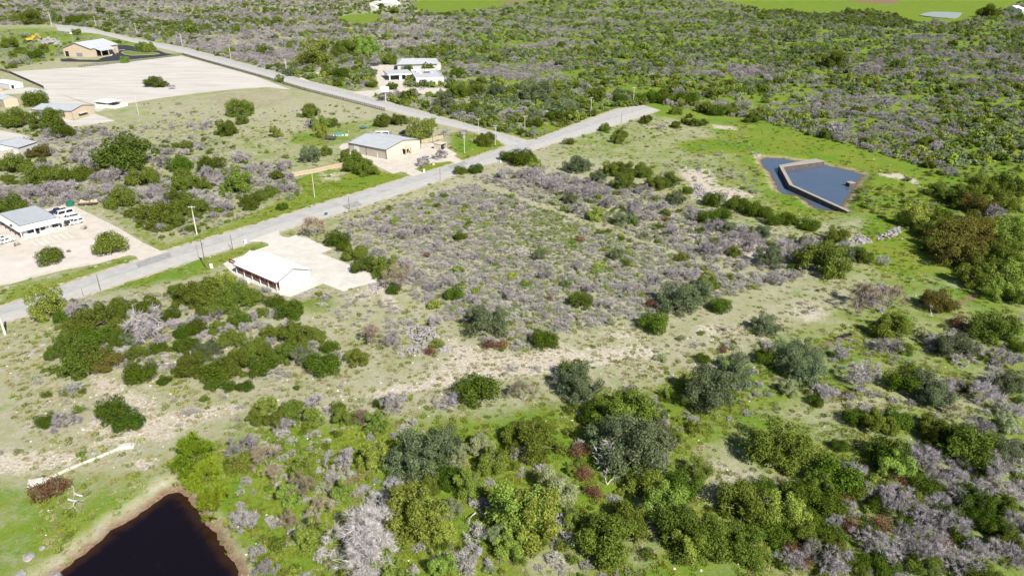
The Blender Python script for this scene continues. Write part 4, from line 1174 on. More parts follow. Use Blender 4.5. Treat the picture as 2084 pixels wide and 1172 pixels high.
MB().box(-1.5, 1.5, -1.3, 1.3, 1.7, 2.0).build('cap', DAMTOP, intake)

# concrete pipe run on the near slope
P = [at(*p)[:2] for p in ((95, 977), (116, 967), (142, 955), (168, 944), (196, 933), (222, 922), (246, 911))]
pipe = thing('concrete_pipe', 'pale concrete pipe lying across the slope above the dark pond', 'pipe', (P[0][0], P[0][1], gz(*P[0])))
PIPEM = mat('old_concrete', (0.47, 0.43, 0.38), 0.9, 0.18, 1.0, 0.02)
for i in range(len(P) - 1):
    a, b = P[i] - P[0], P[i + 1] - P[0]
    d = (b - a) * 0.03
    MB().tube((*(a + d), gz(*P[i]) - gz(*P[0]) + .12), (*(b - d), gz(*P[i + 1]) - gz(*P[0]) + .12), 0.36, n=10).build('pipe_length', PIPEM, pipe)
for (px, py, lb) in ((76, 981, 'left'), (256, 909, 'right')):
    q = at(px, py)
    hb = thing('headwall', 'pale concrete block at the %s end of the concrete pipe' % lb, 'concrete block', (q[0], q[1], gz(q[0], q[1])), rnd.uniform(0.3, .6), 'pipe end blocks')
    MB().box(-1.3, 1.3, -.7, .7, -.3, .55, .3, .15).build('block', CONC, hb)
    MB().box(-1.7, 1.7, -1.0, 1.0, -.3, .15, .1, .1).build('footing', PIPEM, hb)

# ------------------------------------------------------------------ poles, signs, boxes
def pole(label, px, py, h, m=POLEC, r=0.15, arms=1, can=0, name='utility_pole', lean=0.0, group='utility poles'):
    p = at(px, py)
    o = thing(name, label, 'utility pole', (p[0], p[1], gz(p[0], p[1])), 0, group)
    MB().tube((0, 0, -.4), (lean, 0, h), r * 1.15, r * 0.75).build('shaft', m, o)
    for k in range(arms):
        z = h - 0.35 - k * 0.9
        MB().box(-1.25, 1.25, -.07, .07, z - .07, z + .07).build('crossarm', m, o)
        for x in (-1.1, -.5, .5, 1.1):
            MB().tube((x, 0, z + .07), (x, 0, z + .32), .07, .05, 6).build('insulator', WHITE, o)
    for k in range(can):
        x = 0.42 if k % 2 == 0 else -0.42
        t = MB().tube((x, 0, h - 2.6), (x, 0, h - 1.5), .27, .27, 10).build('transformer', STEEL, o)
        MB().tube((x, 0, h - 1.5), (x, 0, h - 1.25), .06, .04, 6).build('bushing', WHITE, t)
    return o
pole('tall pale pole rising from the brush above the office drive', 401, 478, 10.6, POLEC, .22, 1)
pole('dark pole with a grey transformer beside the white-roofed building', 419.5, 546, 10.4, POLEW, .15, 0, 1)
pole('short dark pole on the grass tongue by the concrete yard', 474, 509.5, 5.6, POLEW, .12, 0)
pole('short dark pole at the roadside left of the yard', 205, 592, 5.4, POLEW, .12, 0)
pole('dark pole across the road from the plank fence', 711.5, 427, 5.6, POLEW, .11, 0)
pole('dark pole opposite the cream metal building', 896, 367, 5.4, POLEW, .11, 0)
pole('leaning pale pole at the left edge below the road', 11, 681, 7.6, POLEC, .3, 0)
pole('slim white pole on the slope above the road', 640.5, 402, 10.0, POLEC, .13, 0)
pole('pole with two transformers beside the cream building driveway', 945.5, 313, 10.5, POLEC, .14, 1, 2)
pole('white pole with crossarm at the road corner lawn', 1008, 296, 10.4, POLEC, .14, 1, 1)
pole('pale pole behind the side road near the corner', 974, 277, 9.5, POLEC, .13, 1)
pole('pale pole with crossarm beside the corner juniper', 1068, 266, 8.0, POLEC, .15, 1)
pole('white pole along the last stretch of the road', 1202, 237, 11.5, POLEC, .16, 1)
pole('white pole beside the dead end of the road', 1288.5, 214, 11.5, POLEC, .16, 1)
pole('dark pole in the scrub above the road', 1155, 228, 11.0, POLEW, .14, 0)
pole('short dark post beside the road end', 1264, 251, 5.4, POLEW, .12, 0)
pole('pale pole at the far bend of the side road', 106, 55, 20, POLEC, .3, 1)
pole('pale pole beyond the far curve of the side road', 196, 56, 14, POLEC, .25, 1)
pole('pale pole beyond the road above the tan hall', 279, 73, 14, POLEC, .25, 1)
pole('pale pole beyond the road near the black drive', 371, 95, 13, POLEC, .25, 1)
pole('pale pole beyond the road at the lot corner', 470, 120, 13, POLEC, .22, 1)
pole('pale pole by the concrete spur', 584, 151, 12, POLEC, .2, 1)
pole('slim pole between the open shelter and the field', 282, 233, 11.5, POLEC, .14, 0)
pole('tall thin light pole beside the tan hall', 151.5, 93, 12, STEEL, .2, 0)
pole('dark thin pole behind the cream building oak', 881, 292, 9.5, POLEW, .13, 0)
pole('small dark stake at the roadside by the lower left', 170, 603, 2.6, POLEW, .07, 0)

def wire(label, pts, sag=0.8, r=0.04):
    mb = MB()
    for (a, b) in zip(pts[:-1], pts[1:]):
        a, b = np.array(a, float), np.array(b, float)
        n = 12
        prev = a
        for k in range(1, n + 1):
            t = k / n
            q = a + (b - a) * t - np.array([0, 0, sag * 4 * t * (1 - t)])
            mb.tube(prev, q, r, n=4, cap=False)
            prev = q
    o = mb.build('overhead_wire', METALD)
    tag(o, label, 'wire', 'overhead wires')
def top(px, py, h):
    p = at(px, py); return (p[0], p[1], h)
wire('wire from the tall pale pole down to the left woodland', [top(401, 478, 10.2), top(282, 461, 3.2)], 1.0)
wire('wire between the tall pale pole and the transformer pole', [top(401, 478, 10.2), top(419.5, 546, 10.0)], .6)
wire('wire from the tall pale pole to the slim white pole', [top(401, 478, 10.3), top(640.5, 402, 9.8)], 1.6)
wire('wire from the transformer poles to the corner pole', [top(945.5, 313, 10), top(1008, 296, 10)], .8)
wire('wire along the road end between the white poles', [top(1068, 266, 7.7), top(1202, 237, 11.2), top(1288.5, 214, 11.2)], 1.2)
wire('wire along the far side road poles', [top(196, 56, 13.6), top(279, 73, 13.6), top(371, 95, 12.6), top(470, 120, 12.6), top(584, 151, 11.6), top(974, 277, 9.2)], 2.5)

# pylon sign by the school drive
p = at(785.5, 209)
o = thing('pylon_sign', 'blank white board sign on a single post by the side road', 'sign', (p[0], p[1], 0), 0.2)
MB().tube((0, 0, -.3), (0, 0, 9.5), .18, .16).build('post', WHITE, o)
MB().box(-2.6, 2.6, -.18, .18, 7.0, 10.4).build('board', WHITE, o)
p = at(151, 97)
o = thing('roadside_sign', 'small round white lamp on a pole behind the tan hall', 'lamp', (p[0], p[1], 0))
MB().tube((0, 0, -.3), (0, 0, 14), .2, .16).build('post', STEEL, o)
MB().tube((0, 0, 14), (0, 0, 15), 1.4, 1.2, 10).build('lamp_head', WHITE, o)

def cabinet(label, px, py, w, d, h, m, rz=0.4, name='utility_box'):
    p = at(px, py)
    o = thing(name, label, 'utility box', (p[0], p[1], gz(p[0], p[1])), rz)
    MB().box(-w / 2, w / 2, -d / 2, d / 2, 0.08, h, .03, .03).build('cabinet', m, o)
    MB().box(-w / 2 - .1, w / 2 + .1, -d / 2 - .1, d / 2 + .1, -.1, .09).build('base', KERB, o)
    MB().box(-w / 2 - .04, w / 2 + .04, -d / 2 - .04, d / 2 + .04, h, h + .07).build('lid', m, o)
cabinet('white utility box on the grass beside the transformer pole', 430.5, 545, .9, .9, 1.3, WHITE)
cabinet('white mailbox stand on the grass tongue by the yard entrance', 500, 494.5, .8, .6, 1.2, WHITE)
cabinet('small white meter box below the maroon porch', 506, 575, .7, .5, 1.0, WHITE)
cabinet('green utility box at the roadside above the brushy lot', 664, 438, 1.0, .8, .9, mat('green_box', (0.03, 0.12, 0.10), .5, .05))
cabinet('pale stone marker at the driveway of the cream building', 863, 351, .9, .6, 1.5, CONC)
cabinet('pale stone block on the lawn strip before the cream building', 882, 335.5, 1.2, .8, 1.3, STONE_TAN)
cabinet('small white box at the road bend by the junction', 1018.5, 331, .6, .6, 1.0, WHITE)

# ------------------------------------------------------------------ vehicles
TYRE = mat('tyre_rubber', (0.02, 0.02, 0.02), .9, .1)
def paintm(name, c):
    return mat(name, c, .25, .02, 1.0, spec=.6)
PW_ = paintm('car_white', (.75, .75, .76)); PS = paintm('car_silver', (.42, .44, .48)); PN = paintm('car_navy', (.02, .025, .10)); PD = paintm('car_dark', (.03, .03, .04))
def car(name, label, px, py, heading, paint, kind='sedan', k=1.0, group=None):
    """heading: angle of the nose; built nose to +x"""
    p = at(px, py)
    o = thing(name, label, {'pickup': 'pickup truck', 'van': 'van', 'suv': 'car', 'sedan': 'car'}[kind], (p[0], p[1], 0.05), heading, group)
    L, W = {'sedan': (4.6, 1.8), 'suv': (4.8, 1.9), 'pickup': (5.8, 2.0), 'van': (6.6, 2.2)}[kind]
    h0, h1 = .35, {'sedan': .95, 'suv': 1.1, 'pickup': 1.15, 'van': 1.3}[kind]
    hw = W / 2
    body = [(-L / 2, h0), (L / 2 - .1, h0), (L / 2, .6), (L / 2 - .05, h1 - .2), (L / 2 - .4, h1 - .05), (L * .2, h1), (-L / 2 + .1, h1), (-L / 2, h1 - .15)]
    b = MB().profile_y(body, -hw, hw).build('body', paint, o)
    cab = {'sedan': [(-L * .40, h1 - .02), (L * .24, h1 - .02), (L * .08, 1.45), (-L * .25, 1.45)],
           'suv': [(-L * .48, h1 - .02), (L * .24, h1 - .02), (L * .10, 1.8), (-L * .44, 1.8)],
           'pickup': [(-L * .12, h1 - .02), (L * .26, h1 - .02), (L * .15, 1.85), (-L * .08, 1.85)],
           'van': [(-L * .49, h1 - .02), (L * .40, h1 - .02), (L * .27, 2.5), (-L * .49, 2.5)]}[kind]
    zt = cab[2][1]
    inn = .16
    V = [(x, -hw + .06 + (inn if z > h1 else 0), z) for x, z in cab] + [(x, hw - .06 - (inn if z > h1 else 0), z) for x, z in cab]
    cb = MB().add(V, [(0, 1, 2, 3), (7, 6, 5, 4), (1, 5, 6, 2), (2, 6, 7, 3), (3, 7, 4, 0)]).build('cabin', paint, o)
    def lerp(a, b_, t): return tuple(np.array(a) * (1 - t) + np.array(b_) * t)
    def glass(q, nrm, nm):
        c = np.mean(q, 0)
        q = [tuple(c + (np.array(v) - c) * .84 + np.array(nrm) * .025) for v in q]
        MB().add(q, [(0, 1, 2, 3)]).build(nm, GLASS, cb)
    glass([V[1], V[5], V[6], V[2]], (1, 0, .4), 'windscreen')
    glass([V[3], V[7], V[4], V[0]], (-1, 0, .3), 'rear_window')
    for s, n in ((0, -1), (4, 1)):
        A_, B_, C_, D_ = V[s], V[s + 1], V[s + 2], V[s + 3]
        glass([A_, lerp(A_, B_, .5), lerp(D_, C_, .5), D_], (0, n, .1), 'side_window')
        glass([lerp(A_, B_, .5), B_, C_, lerp(D_, C_, .5)], (0, n, .1), 'side_window')
    if kind == 'pickup':
        MB().box(-L / 2 + .15, -L * .13, -hw + .18, hw - .18, h1 + .005, h1 + .02).build('cargo_bed', DARKIN, o)
    tm = bpy.data.meshes.get('car_wheel') or MB().tube((0, -.13, 0), (0, .13, 0), .36, n=12).mesh('car_wheel', TYRE)
    rm = bpy.data.meshes.get('car_rim') or MB().tube((0, -.14, 0), (0, .14, 0), .2, n=10).mesh('car_rim', STEEL)
    for x in (-L * .31, L * .32):
        for y in (-hw + .1, hw - .1):
            w_ = obj('wheel', tm, o, (x, y, .33))
            obj('rim', rm, w_)
    for y in (-hw + .35, hw - .35):
        MB().box(L / 2 - .12, L / 2 + .015, y - .2, y + .2, .68, .82).build('headlight', WHITE, o)
        MB().box(-L / 2 - .015, -L / 2 + .1, y - .15, y + .15, .7, .88).build('tail_light', mat('lamp_red', (.4, .02, .02), .4, .02), o)
    o.scale = (k, k, k)
    return o
grp = 'vehicles parked beside the office'
a0 = rz_off = bpy.data.objects['office_building'].rotation_euler.z
car('dark_pickup', 'dark navy pickup at the far end of the office vehicle row', 119, 433.5, a0 + pi, PN, 'pickup', 1.05, grp)
car('white_van', 'white van second in the office vehicle row', 131, 440.5, a0 + pi, PW_, 'van', 1.0, grp)
car('white_pickup', 'white pickup third in the office vehicle row', 143, 447, a0 + pi, PW_, 'pickup', 1.08, grp)
car('white_suv', 'white car at the near end of the office vehicle row', 154.5, 455.5, a0 + pi, PW_, 'suv', 1.1, grp)
car('white_sedan', 'white car at the left edge in front of the office', 12.5, 494, a0 + .1, PW_, 'sedan', 1.15, grp)
car('white_sedan', 'second white car behind the one at the left edge', 3, 489, a0 + .1, PW_, 'sedan', 1.1, grp)
ah = bpy.data.objects['metal_workshop'].rotation_euler.z
car('silver_car', 'silver car behind the bare trees before the cream building', 868, 325, ah, PS, 'suv', 1.05)
car('white_box_truck', 'white truck half hidden behind the cream building roof', 775, 282, ah + 2.2, PW_, 'van', 1.5)
car('dark_car', 'dark vehicle under the oak behind the cream building', 822, 273, ah + 2.6, PD, 'suv', 1.1)
car('grey_car', 'grey car parked below the flat-roofed office', 859.5, 182, 1.4, PS, 'sedan', 1.25)
car('dark_suv', 'dark car in the shade by the drive of the white complex', 762, 135, .3, PD, 'suv', 1.6)
# carport with a dark car
p = at(897, 303)
cp = thing('carport', 'small cream carport box beside the cream building driveway', 'carport', (p[0], p[1], 0), ah)
for bx in ((-2.4, -2.2, -2, 2.6, 0, 2.9), (2.2, 2.4, -2, 2.6, 0, 2.9), (-2.19, 2.19, 2.45, 2.6, 0, 2.9)):
    MB().box(*bx).build('wall', WALL_CREAM, cp)
MB().box(-2.6, 2.6, -2.2, 2.8, 2.9, 3.1).build('roof', WALL_CREAM, cp)
q = at(897, 303.6)
car('dark_car', 'dark blue car nose-in under the cream carport', 896.5, 303.2, ah + pi / 2, PN, 'sedan', .95)

# loaded trailer and green tank by the office
p = at(180, 417)
tr = thing('flatbed_trailer', 'flatbed trailer loaded with tan stone behind the office yard', 'trailer', (p[0], p[1], 0), .2)
MB().box(-3.4, 3.4, -1.1, 1.1, .65, .85).build('bed', TRIM_DARK, tr)
MB().box(-3.4, 3.4, -1.12, -1.04, .86, 1.25).build('side_rail', TRIM_DARK, tr)
MB().box(-3.4, 3.4, 1.04, 1.12, .86, 1.25).build('side_rail', TRIM_DARK, tr)
MB().tube((-3.4, 0, .7), (-5.6, 0, .6), .09).build('drawbar', mat('yellow_paint', (.55, .38, .08), .6, .1), tr)
for x in (.6, 1.6):
    for y in (-1.15, 1.15):
        obj('wheel', bpy.data.meshes['car_wheel'], tr, (x, y, .36))
for i in range(14):
    x, y = rnd.uniform(-3, 3), rnd.uniform(-.7, .7)
    MB().box(x - .6, x + .6, y - .35, y + .35, .86, rnd.uniform(1.3, 2.1), .12, .1).build('stone_slab', STONE_TAN, tr)
p = at(143.5, 419)
tk = thing('green_tank', 'round dark green tank at the corner of the office yard', 'tank', (p[0], p[1], 0))
GRN = mat('green_plastic', (.02, .14, .09), .4, .05)
MB().tube((0, 0, 0), (0, 0, 1.7), 1.5, 1.45, 18).build('shell', GRN, tk)
MB().tube((0, 0, 1.7), (0, 0, 2.1), 1.45, .5, 18).build('dome', GRN, tk)
MB().tube((0, 0, 2.1), (0, 0, 2.25), .4, .4, 12).build('lid', GRN, tk)

# excavator at the far quarry
p = at(66, 86)
ex = thing('excavator', 'yellow excavator with raised arm beside the far stone heap', 'excavator', (p[0], p[1], 0), .1)
YEL = mat('machine_yellow', (.58, .36, .05), .5, .08)
ex.scale = (1.9, 1.9, 1.9)
for y in (-1.3, 1.3):
    t = MB().profile_y([(-2.4, .25), (-2.0, 0), (2.0, 0), (2.4, .25), (2.4, .7), (2.0, .95), (-2.0, .95), (-2.4, .7)], y - .35, y + .35).build('track', TYRE, ex)
MB().tube((0, 0, .8), (0, 0, 1.3), .9, .9, 14).build('turntable', TRIM_DARK, ex)
MB().box(-2.7, 1.2, -1.4, 1.4, 1.3, 2.4, .15, .1).build('house', YEL, ex)
MB().box(-2.9, -1.9, -1.35, 1.35, 1.35, 2.7, .1, .1).build('counterweight', TRIM_DARK, ex)
c = MB().box(.1, 1.6, .3, 1.4, 2.3, 3.6, .15, .08).build('cab', YEL, ex)
MB().box(1.35, 1.62, .45, 1.25, 2.6, 3.4).build('windscreen', GLASS, c)
MB().tube((1.0, -.3, 2.0), (3.6, -.3, 4.6), .35, .28, 6).build('boom', YEL, ex)
MB().tube((3.6, -.3, 4.6), (5.6, -.3, 2.4), .26, .2, 6).build('stick', YEL, ex)
MB().tube((1.6, -.3, 1.9), (3.0, -.3, 3.6), .1, .1, 6).build('hydraulic_ram', STEEL, ex)
MB().add([(5.3, -.9, 2.3), (5.9, -.9, 2.4), (5.6, -.9, 1.2), (4.9, -.9, 1.4), (5.3, .3, 2.3), (5.9, .3, 2.4), (5.6, .3, 1.2), (4.9, .3, 1.4)],
         [(0, 1, 2, 3), (7, 6, 5, 4), (0, 4, 5, 1), (1, 5, 6, 2), (2, 6, 7, 3), (3, 7, 4, 0)]).build('bucket', TRIM_DARK, ex)

# yard clutter behind the cream building
p = at(690, 275)
o = thing('tarp_pile', 'teal tarpaulin over a heap in the rough pasture', 'tarpaulin', (p[0], p[1], 0), .2)
TEAL = mat('teal_tarp', (.06, .20, .19), .6, .15)
mb = MB()
gx = [(-4, 0), (-2.5, .9), (-.5, 1.3), (1.5, 1.0), (3, .5), (4.2, 0)]
for (x0, z0), (x1, z1) in zip(gx[:-1], gx[1:]):
    mb.add([(x0, -1.6, 0), (x1, -1.6, 0), (x1, 0, z1), (x0, 0, z0), (x0, 1.6, 0), (x1, 1.6, 0)], [(0, 1, 2, 3), (3, 2, 5, 4)])
mb.build('sheet', TEAL, o)
for i in range(6):
    x = rnd.uniform(-5, 4)
    MB().box(x, x + rnd.uniform(.6, 1.6), -2.6, -1.9, 0, rnd.uniform(.3, .8), .1, .1).build('bundle', WHITE if i % 2 else WALL_GREY, o)
p = at(673, 284)
o = thing('box_trailer', 'dark open trailer parked by the rough pasture trees', 'trailer', (p[0], p[1], 0), -.15)
MB().box(-3, 3, -1.1, 1.1, .6, .8).build('floor', TRIM_DARK, o)
for bx in ((-3, 3, -1.1, -1.0, .81, 1.8), (-3, 3, 1.0, 1.1, .81, 1.8), (2.9, 3, -.99, .99, .81, 1.8)):
    MB().box(*bx).build('side', TRIM_DARK, o)
for x in (-.5, .5):
    for y in (-1.15, 1.15):
        obj('wheel', bpy.data.meshes['car_wheel'], o, (x, y, .36))
MB().tube((-3, 0, .65), (-4.6, 0, .55), .08).build('drawbar', STEEL, o)
p = at(740, 262)
o = thing('trampoline', 'flat round teal trampoline on the grass behind the cream building', 'trampoline', (p[0], p[1], 0))
MB().tube((0, 0, .8), (0, 0, .86), 2.2, 2.2, 20).build('mat', TEAL, o)
for k in range(6):
    a = k * pi / 3
    MB().tube((2.2 * cos(a), 2.2 * sin(a), 0), (2.2 * cos(a), 2.2 * sin(a), .84), .05).build('leg', STEEL, o)
# agave rosette in the gravel bed
p = at(140, 513)
o = thing('agave_rosette', 'grey-green agave rosette in the gravel bed between two round oaks', 'agave', (p[0], p[1], 0.06))
AG = mat('agave_leaf', (.20, .26, .17), .6, .15)
for k in range(22):
    a = k * 2.4
    e = .25 + .9 * (k / 22)
    Lf = 1.25
    d = np.array([cos(a) * cos(e), sin(a) * cos(e), sin(e)]); s = np.array([-sin(a), cos(a), 0]) * .12
    t = d * Lf
    MB().add([s * .7, t * .5 + s, t, t * .5 - s, -s * .7, t * .5 + np.array([0, 0, -.05])], [(0, 1, 5), (1, 2, 5), (2, 3, 5), (3, 4, 5), (4, 0, 5), (0, 1, 2, 3, 4)]).build('leaf', AG, o)
# ------------------------------------------------------------------ plants: shapes shared by alike plants
def rand_dirs(g, n, zmin=-1.0):
    out = np.zeros((0, 3))
    while len(out) < n:
        d = g.normal(size=(n * 2, 3))
        d /= np.linalg.norm(d, axis=1)[:, None]
        out = np.vstack([out, d[d[:, 2] > zmin]])
    return out[:n]

def leaf_quads(g, P, N, size, aspect=0.5, jitter=0.5):
    """diamond leaves at P facing N"""
    n = len(P)
    R = g.normal(size=(n, 3))
    N = N + jitter * R
    N /= np.linalg.norm(N, axis=1)[:, None]
    U = np.cross(N, g.normal(size=(n, 3)))
    U /= np.linalg.norm(U, axis=1)[:, None] + 1e-9
    W = np.cross(N, U)
    s = (size * (0.6 + 0.8 * g.random(n)))[:, None]
    V = np.stack([P + U * s, P + W * s * aspect, P - U * s, P - W * s * aspect], 1).reshape(-1, 3)
    return V, np.arange(4 * n).reshape(n, 4)

def crown_points(g, n, W, H, lobes, zlow, spread=0.62, lob=(0.24, 0.4), flat=0.85):
    """leaf positions and facings on the lobes of a crown of width W, height H"""
    R = W / 2
    cz = (zlow + H) / 2
    hh = (H - zlow) / 2
    cs, rs = [], []
    for i in range(lobes):
        d = rand_dirs(g, 1, -0.7)[0]
        k = spread * (0.35 + 0.65 * g.random() ** 0.5)
        r = R * g.uniform(*lob)
        c = np.array([d[0] * R * k, d[1] * R * k, cz + d[2] * hh * k])
        cs.append(c); rs.append(r)
    cs.append(np.array([0, 0, cz])); rs.append(min(R, hh) * 0.6)
    cs, rs = np.array(cs), np.array(rs)
    w = rs ** 2 / (rs ** 2).sum()
    k = g.choice(len(rs), n, p=w)
    d = rand_dirs(g, n, -0.75)
    rad = rs[k] * (0.64 + 0.5 * g.random(n)) * np.where(g.random(n) < 0.15, g.uniform(0.4, 1.0, n), 1.0)
    P = cs[k] + d * rad[:, None] * np.array([1, 1, flat])
    # drop leaves that sit deep inside another lobe
    deep = np.zeros(n, bool)
    for j in range(len(rs)):
        dj = np.linalg.norm((P - cs[j]) / np.array([1, 1, flat]), axis=1)
        deep |= (dj < rs[j] * 0.6) & (k != j)
    ok = (~deep | (g.random(n) < 0.12)) & (P[:, 2] > 0.03)
    return P[ok], (d * 0.8 + np.array([0, 0, 0.35]))[ok], cs, rs

def fit_crown(P, N, cs, rs, W, H, zlow):
    """stretch the leaves to the full width and height of the plant"""
    k = W / 2 / np.percentile(np.hypot(P[:, 0], P[:, 1]), 96)
    z0, z1 = np.percentile(P[:, 2], 1), np.percentile(P[:, 2], 99)
    f = lambda Q: np.column_stack([Q[:, 0] * k, Q[:, 1] * k, zlow + (Q[:, 2] - z0) / (z1 - z0) * (H - zlow)])
    P, cs = f(P), f(cs)
    P[:, 2] = np.maximum(P[:, 2], 0.03)
    return P, N, cs, rs

def sticks(segs, sides=3):
    """tapered twigs and limbs: (p0, p1, r0, r1)"""
    A = np.array([s[0] for s in segs]); B = np.array([s[1] for s in segs])
    r0 = np.array([s[2] for s in segs]); r1 = np.array([s[3] for s in segs])
    D = B - A
    D /= np.linalg.norm(D, axis=1)[:, None] + 1e-9
    U = np.cross(D, np.where(np.abs(D[:, 2:3]) < 0.9, np.array([[0, 0, 1.0]]), np.array([[1.0, 0, 0]])))
    U /= np.linalg.norm(U, axis=1)[:, None] + 1e-9
    W = np.cross(D, U)
    n = len(segs)
    V = np.zeros((n, 2 * sides, 3))
    for i in range(sides):
        a = 2 * pi * i / sides
        o = cos(a) * U + sin(a) * W
        V[:, i] = A + o * r0[:, None]
        V[:, sides + i] = B + o * r1[:, None]
    base = (np.arange(n) * 2 * sides)[:, None]
    fs = []
    for i in range(sides):
        j = (i + 1) % sides
        fs.append(base + np.array([[i, j, sides + j, sides + i]]))
    return V.reshape(-1, 3), np.concatenate(fs, 0)

def limb_tree(g, W, H, stems, depth, r0, spread=0.9, kink=0.35, up=0.5):
    """limbs branching out of the base: returns segments and their tips"""
    segs, tips = [], []
    def grow(p, d, ln, r, lev):
        n = 2 if lev > 0 else 2
        for _ in range(n):
            d2 = d + g.normal(size=3) * kink * 0.5
            d2 /= np.linalg.norm(d2)
            q = p + d2 * ln / n
            segs.append((p, q, r, r * 0.82))
            p, d, r = q, d2, r * 0.82
        if lev == 0:
            tips.append((p, d))
            return
        for _ in range(2 if lev > 1 else 3):
            d3 = d + g.normal(size=3) * spread * 0.62 + np.array([0, 0, 0.10 * up])
            d3 /= np.linalg.norm(d3)
            grow(p, d3, ln * g.uniform(0.62, 0.85), r * 0.68, lev - 1)
    for i in range(stems):
        a = 2 * pi * (i + g.random() * 0.7) / stems
        t = spread * g.uniform(0.35, 1.0) if stems > 1 else 0.1
        d = np.array([cos(a) * t, sin(a) * t, 1.0])
        d /= np.linalg.norm(d)
        grow(np.array([cos(a), sin(a), 0]) * 0.1 * (stems > 1), d, H * 0.36, r0 * g.uniform(0.75, 1.1), depth)
    A = np.array([s[1] for s in segs])
    sx = (W / 2) / max(np.percentile(np.hypot(A[:, 0], A[:, 1]), 96), 0.1) * 0.86
    sz = H / A[:, 2].max() * 0.9
    k = np.array([sx, sx, sz])
    segs = [(s[0] * k, s[1] * k, s[2], s[3]) for s in segs]
    tips = [(t[0] * k, t[1] * k) for t in tips]
    return segs, tips

def twig_strips(g, tips, per, length, width, spread=0.7):
    """fine twigs round the limb ends, thin pointed slivers"""
    P = np.repeat(np.array([t[0] for t in tips]), per, 0)
    D = np.repeat(np.array([t[1] / (np.linalg.norm(t[1]) + 1e-9) for t in tips]), per, 0)
    n = len(P)
    D = D + g.normal(size=(n, 3)) * spread
    D /= np.linalg.norm(D, axis=1)[:, None]
    P = P - D * length * 0.35 * g.random((n, 1))
    Ln = (length * g.uniform(0.5, 1.2, n))[:, None]
    S = np.cross(D, g.normal(size=(n, 3)))
    S /= np.linalg.norm(S, axis=1)[:, None] + 1e-9
    wd = (width * g.uniform(0.6, 1.3, n))[:, None]
    V = np.stack([P, P + D * Ln * 0.45 + S * wd, P + D * Ln, P + D * Ln * 0.5 - S * wd], 1)
    V[..., 2] = np.maximum(V[..., 2], 0.02)
    return V.reshape(-1, 3), np.arange(4 * n).reshape(n, 4)

def join_parts(parts):
    V, Fc, o = [], [], 0
    for v, f in parts:
        V.append(v); Fc.append(f + o); o += len(v)
    return np.vstack(V), np.vstack(Fc)

PROTO = {}       # kind -> list of (W, H, {part: mesh})
def leafy(kind, seed, W, H, n, leaf, lm, lobes=9, zlow=0.6, trunk_r=0.2, aspect=0.5, **kw):
    g = np.random.default_rng(seed)
    P, N, cs, rs = fit_crown(*crown_points(g, n, W, H, lobes, zlow, **kw), W, H, zlow)
    V, Fc = leaf_quads(g, P, N, leaf, aspect)
    parts = {'crown': mesh_np(kind + '_crown', V, Fc, MATS[lm])}
    segs = []
    top = np.array([g.uniform(-.2, .2), g.uniform(-.2, .2), max(zlow * 1.4, H * 0.25)])
    mid = top * np.array([0.4, 0.4, 0.5])
    segs += [(np.zeros(3) - np.array([0, 0, 0.15]), mid, trunk_r * 1.25, trunk_r), (mid, top, trunk_r, trunk_r * 0.8)]
    for c in cs[:16]:
        m2 = (top + c) / 2 + g.normal(size=3) * 0.15
        segs += [(top, m2, trunk_r * 0.6, trunk_r * 0.42), (m2, c, trunk_r * 0.42, trunk_r * 0.16), (c, c + (c - m2) * 0.45, trunk_r * 0.16, 0.02)]
    v, f = sticks(segs, 5)
    parts['trunk'] = mesh_np(kind + '_trunk', v, f, BARK)
    PROTO.setdefault(kind, []).append((W, H, parts))

def bare(kind, seed, W, H, stems, depth, r0, per, tl, tw, tm, bm, spread=0.9, **kw):
    g = np.random.default_rng(seed)
    segs, tips = limb_tree(g, W, H, stems, depth, r0, spread, **kw)
    nl = max(3, len(segs) // 6)
    big = sorted(segs, key=lambda s: -s[2])
    v, f = sticks(big[:nl], 4)
    parts = {'trunk': mesh_np(kind + '_trunk', v, f, bm)}
    tv = [sticks(big[nl:], 3), twig_strips(g, tips, per, tl, tw)]
    V, Fc = join_parts(tv)
    parts['crown'] = mesh_np(kind + '_crown', V, Fc, MATS[tm])
    PROTO.setdefault(kind, []).append((W, H, parts))

for i in range(4):
    leafy('oak', 10 + i, 8.0, 4.4, 12500, 0.145, 'leaf_oak', 30, 0.15, 0.24, 0.45, lob=(0.10, 0.30), spread=0.86)
    leafy('juniper', 20 + i, 5.0, 2.7, 7000, 0.115, 'leaf_juniper', 16, 0.05, 0.16, 0.5, lob=(0.20, 0.36), flat=1.05, spread=0.66)
    leafy('teal_oak', 30 + i, 8.0, 5.3, 9500, 0.155, 'leaf_teal', 30, 0.15, 0.24, 0.36, lob=(0.09, 0.28), spread=0.9)
    leafy('green_tree', 40 + i, 6.5, 4.8, 8500, 0.14, 'leaf_bright', 26, 0.1, 0.18, 0.45, lob=(0.10, 0.28), spread=0.88)
for i in range(2):
    leafy('round_oak', 55 + i, 6.0, 3.4, 9500, 0.13, 'leaf_oak', 30, 0.05, 0.2, 0.5, lob=(0.2, 0.3), spread=0.62)
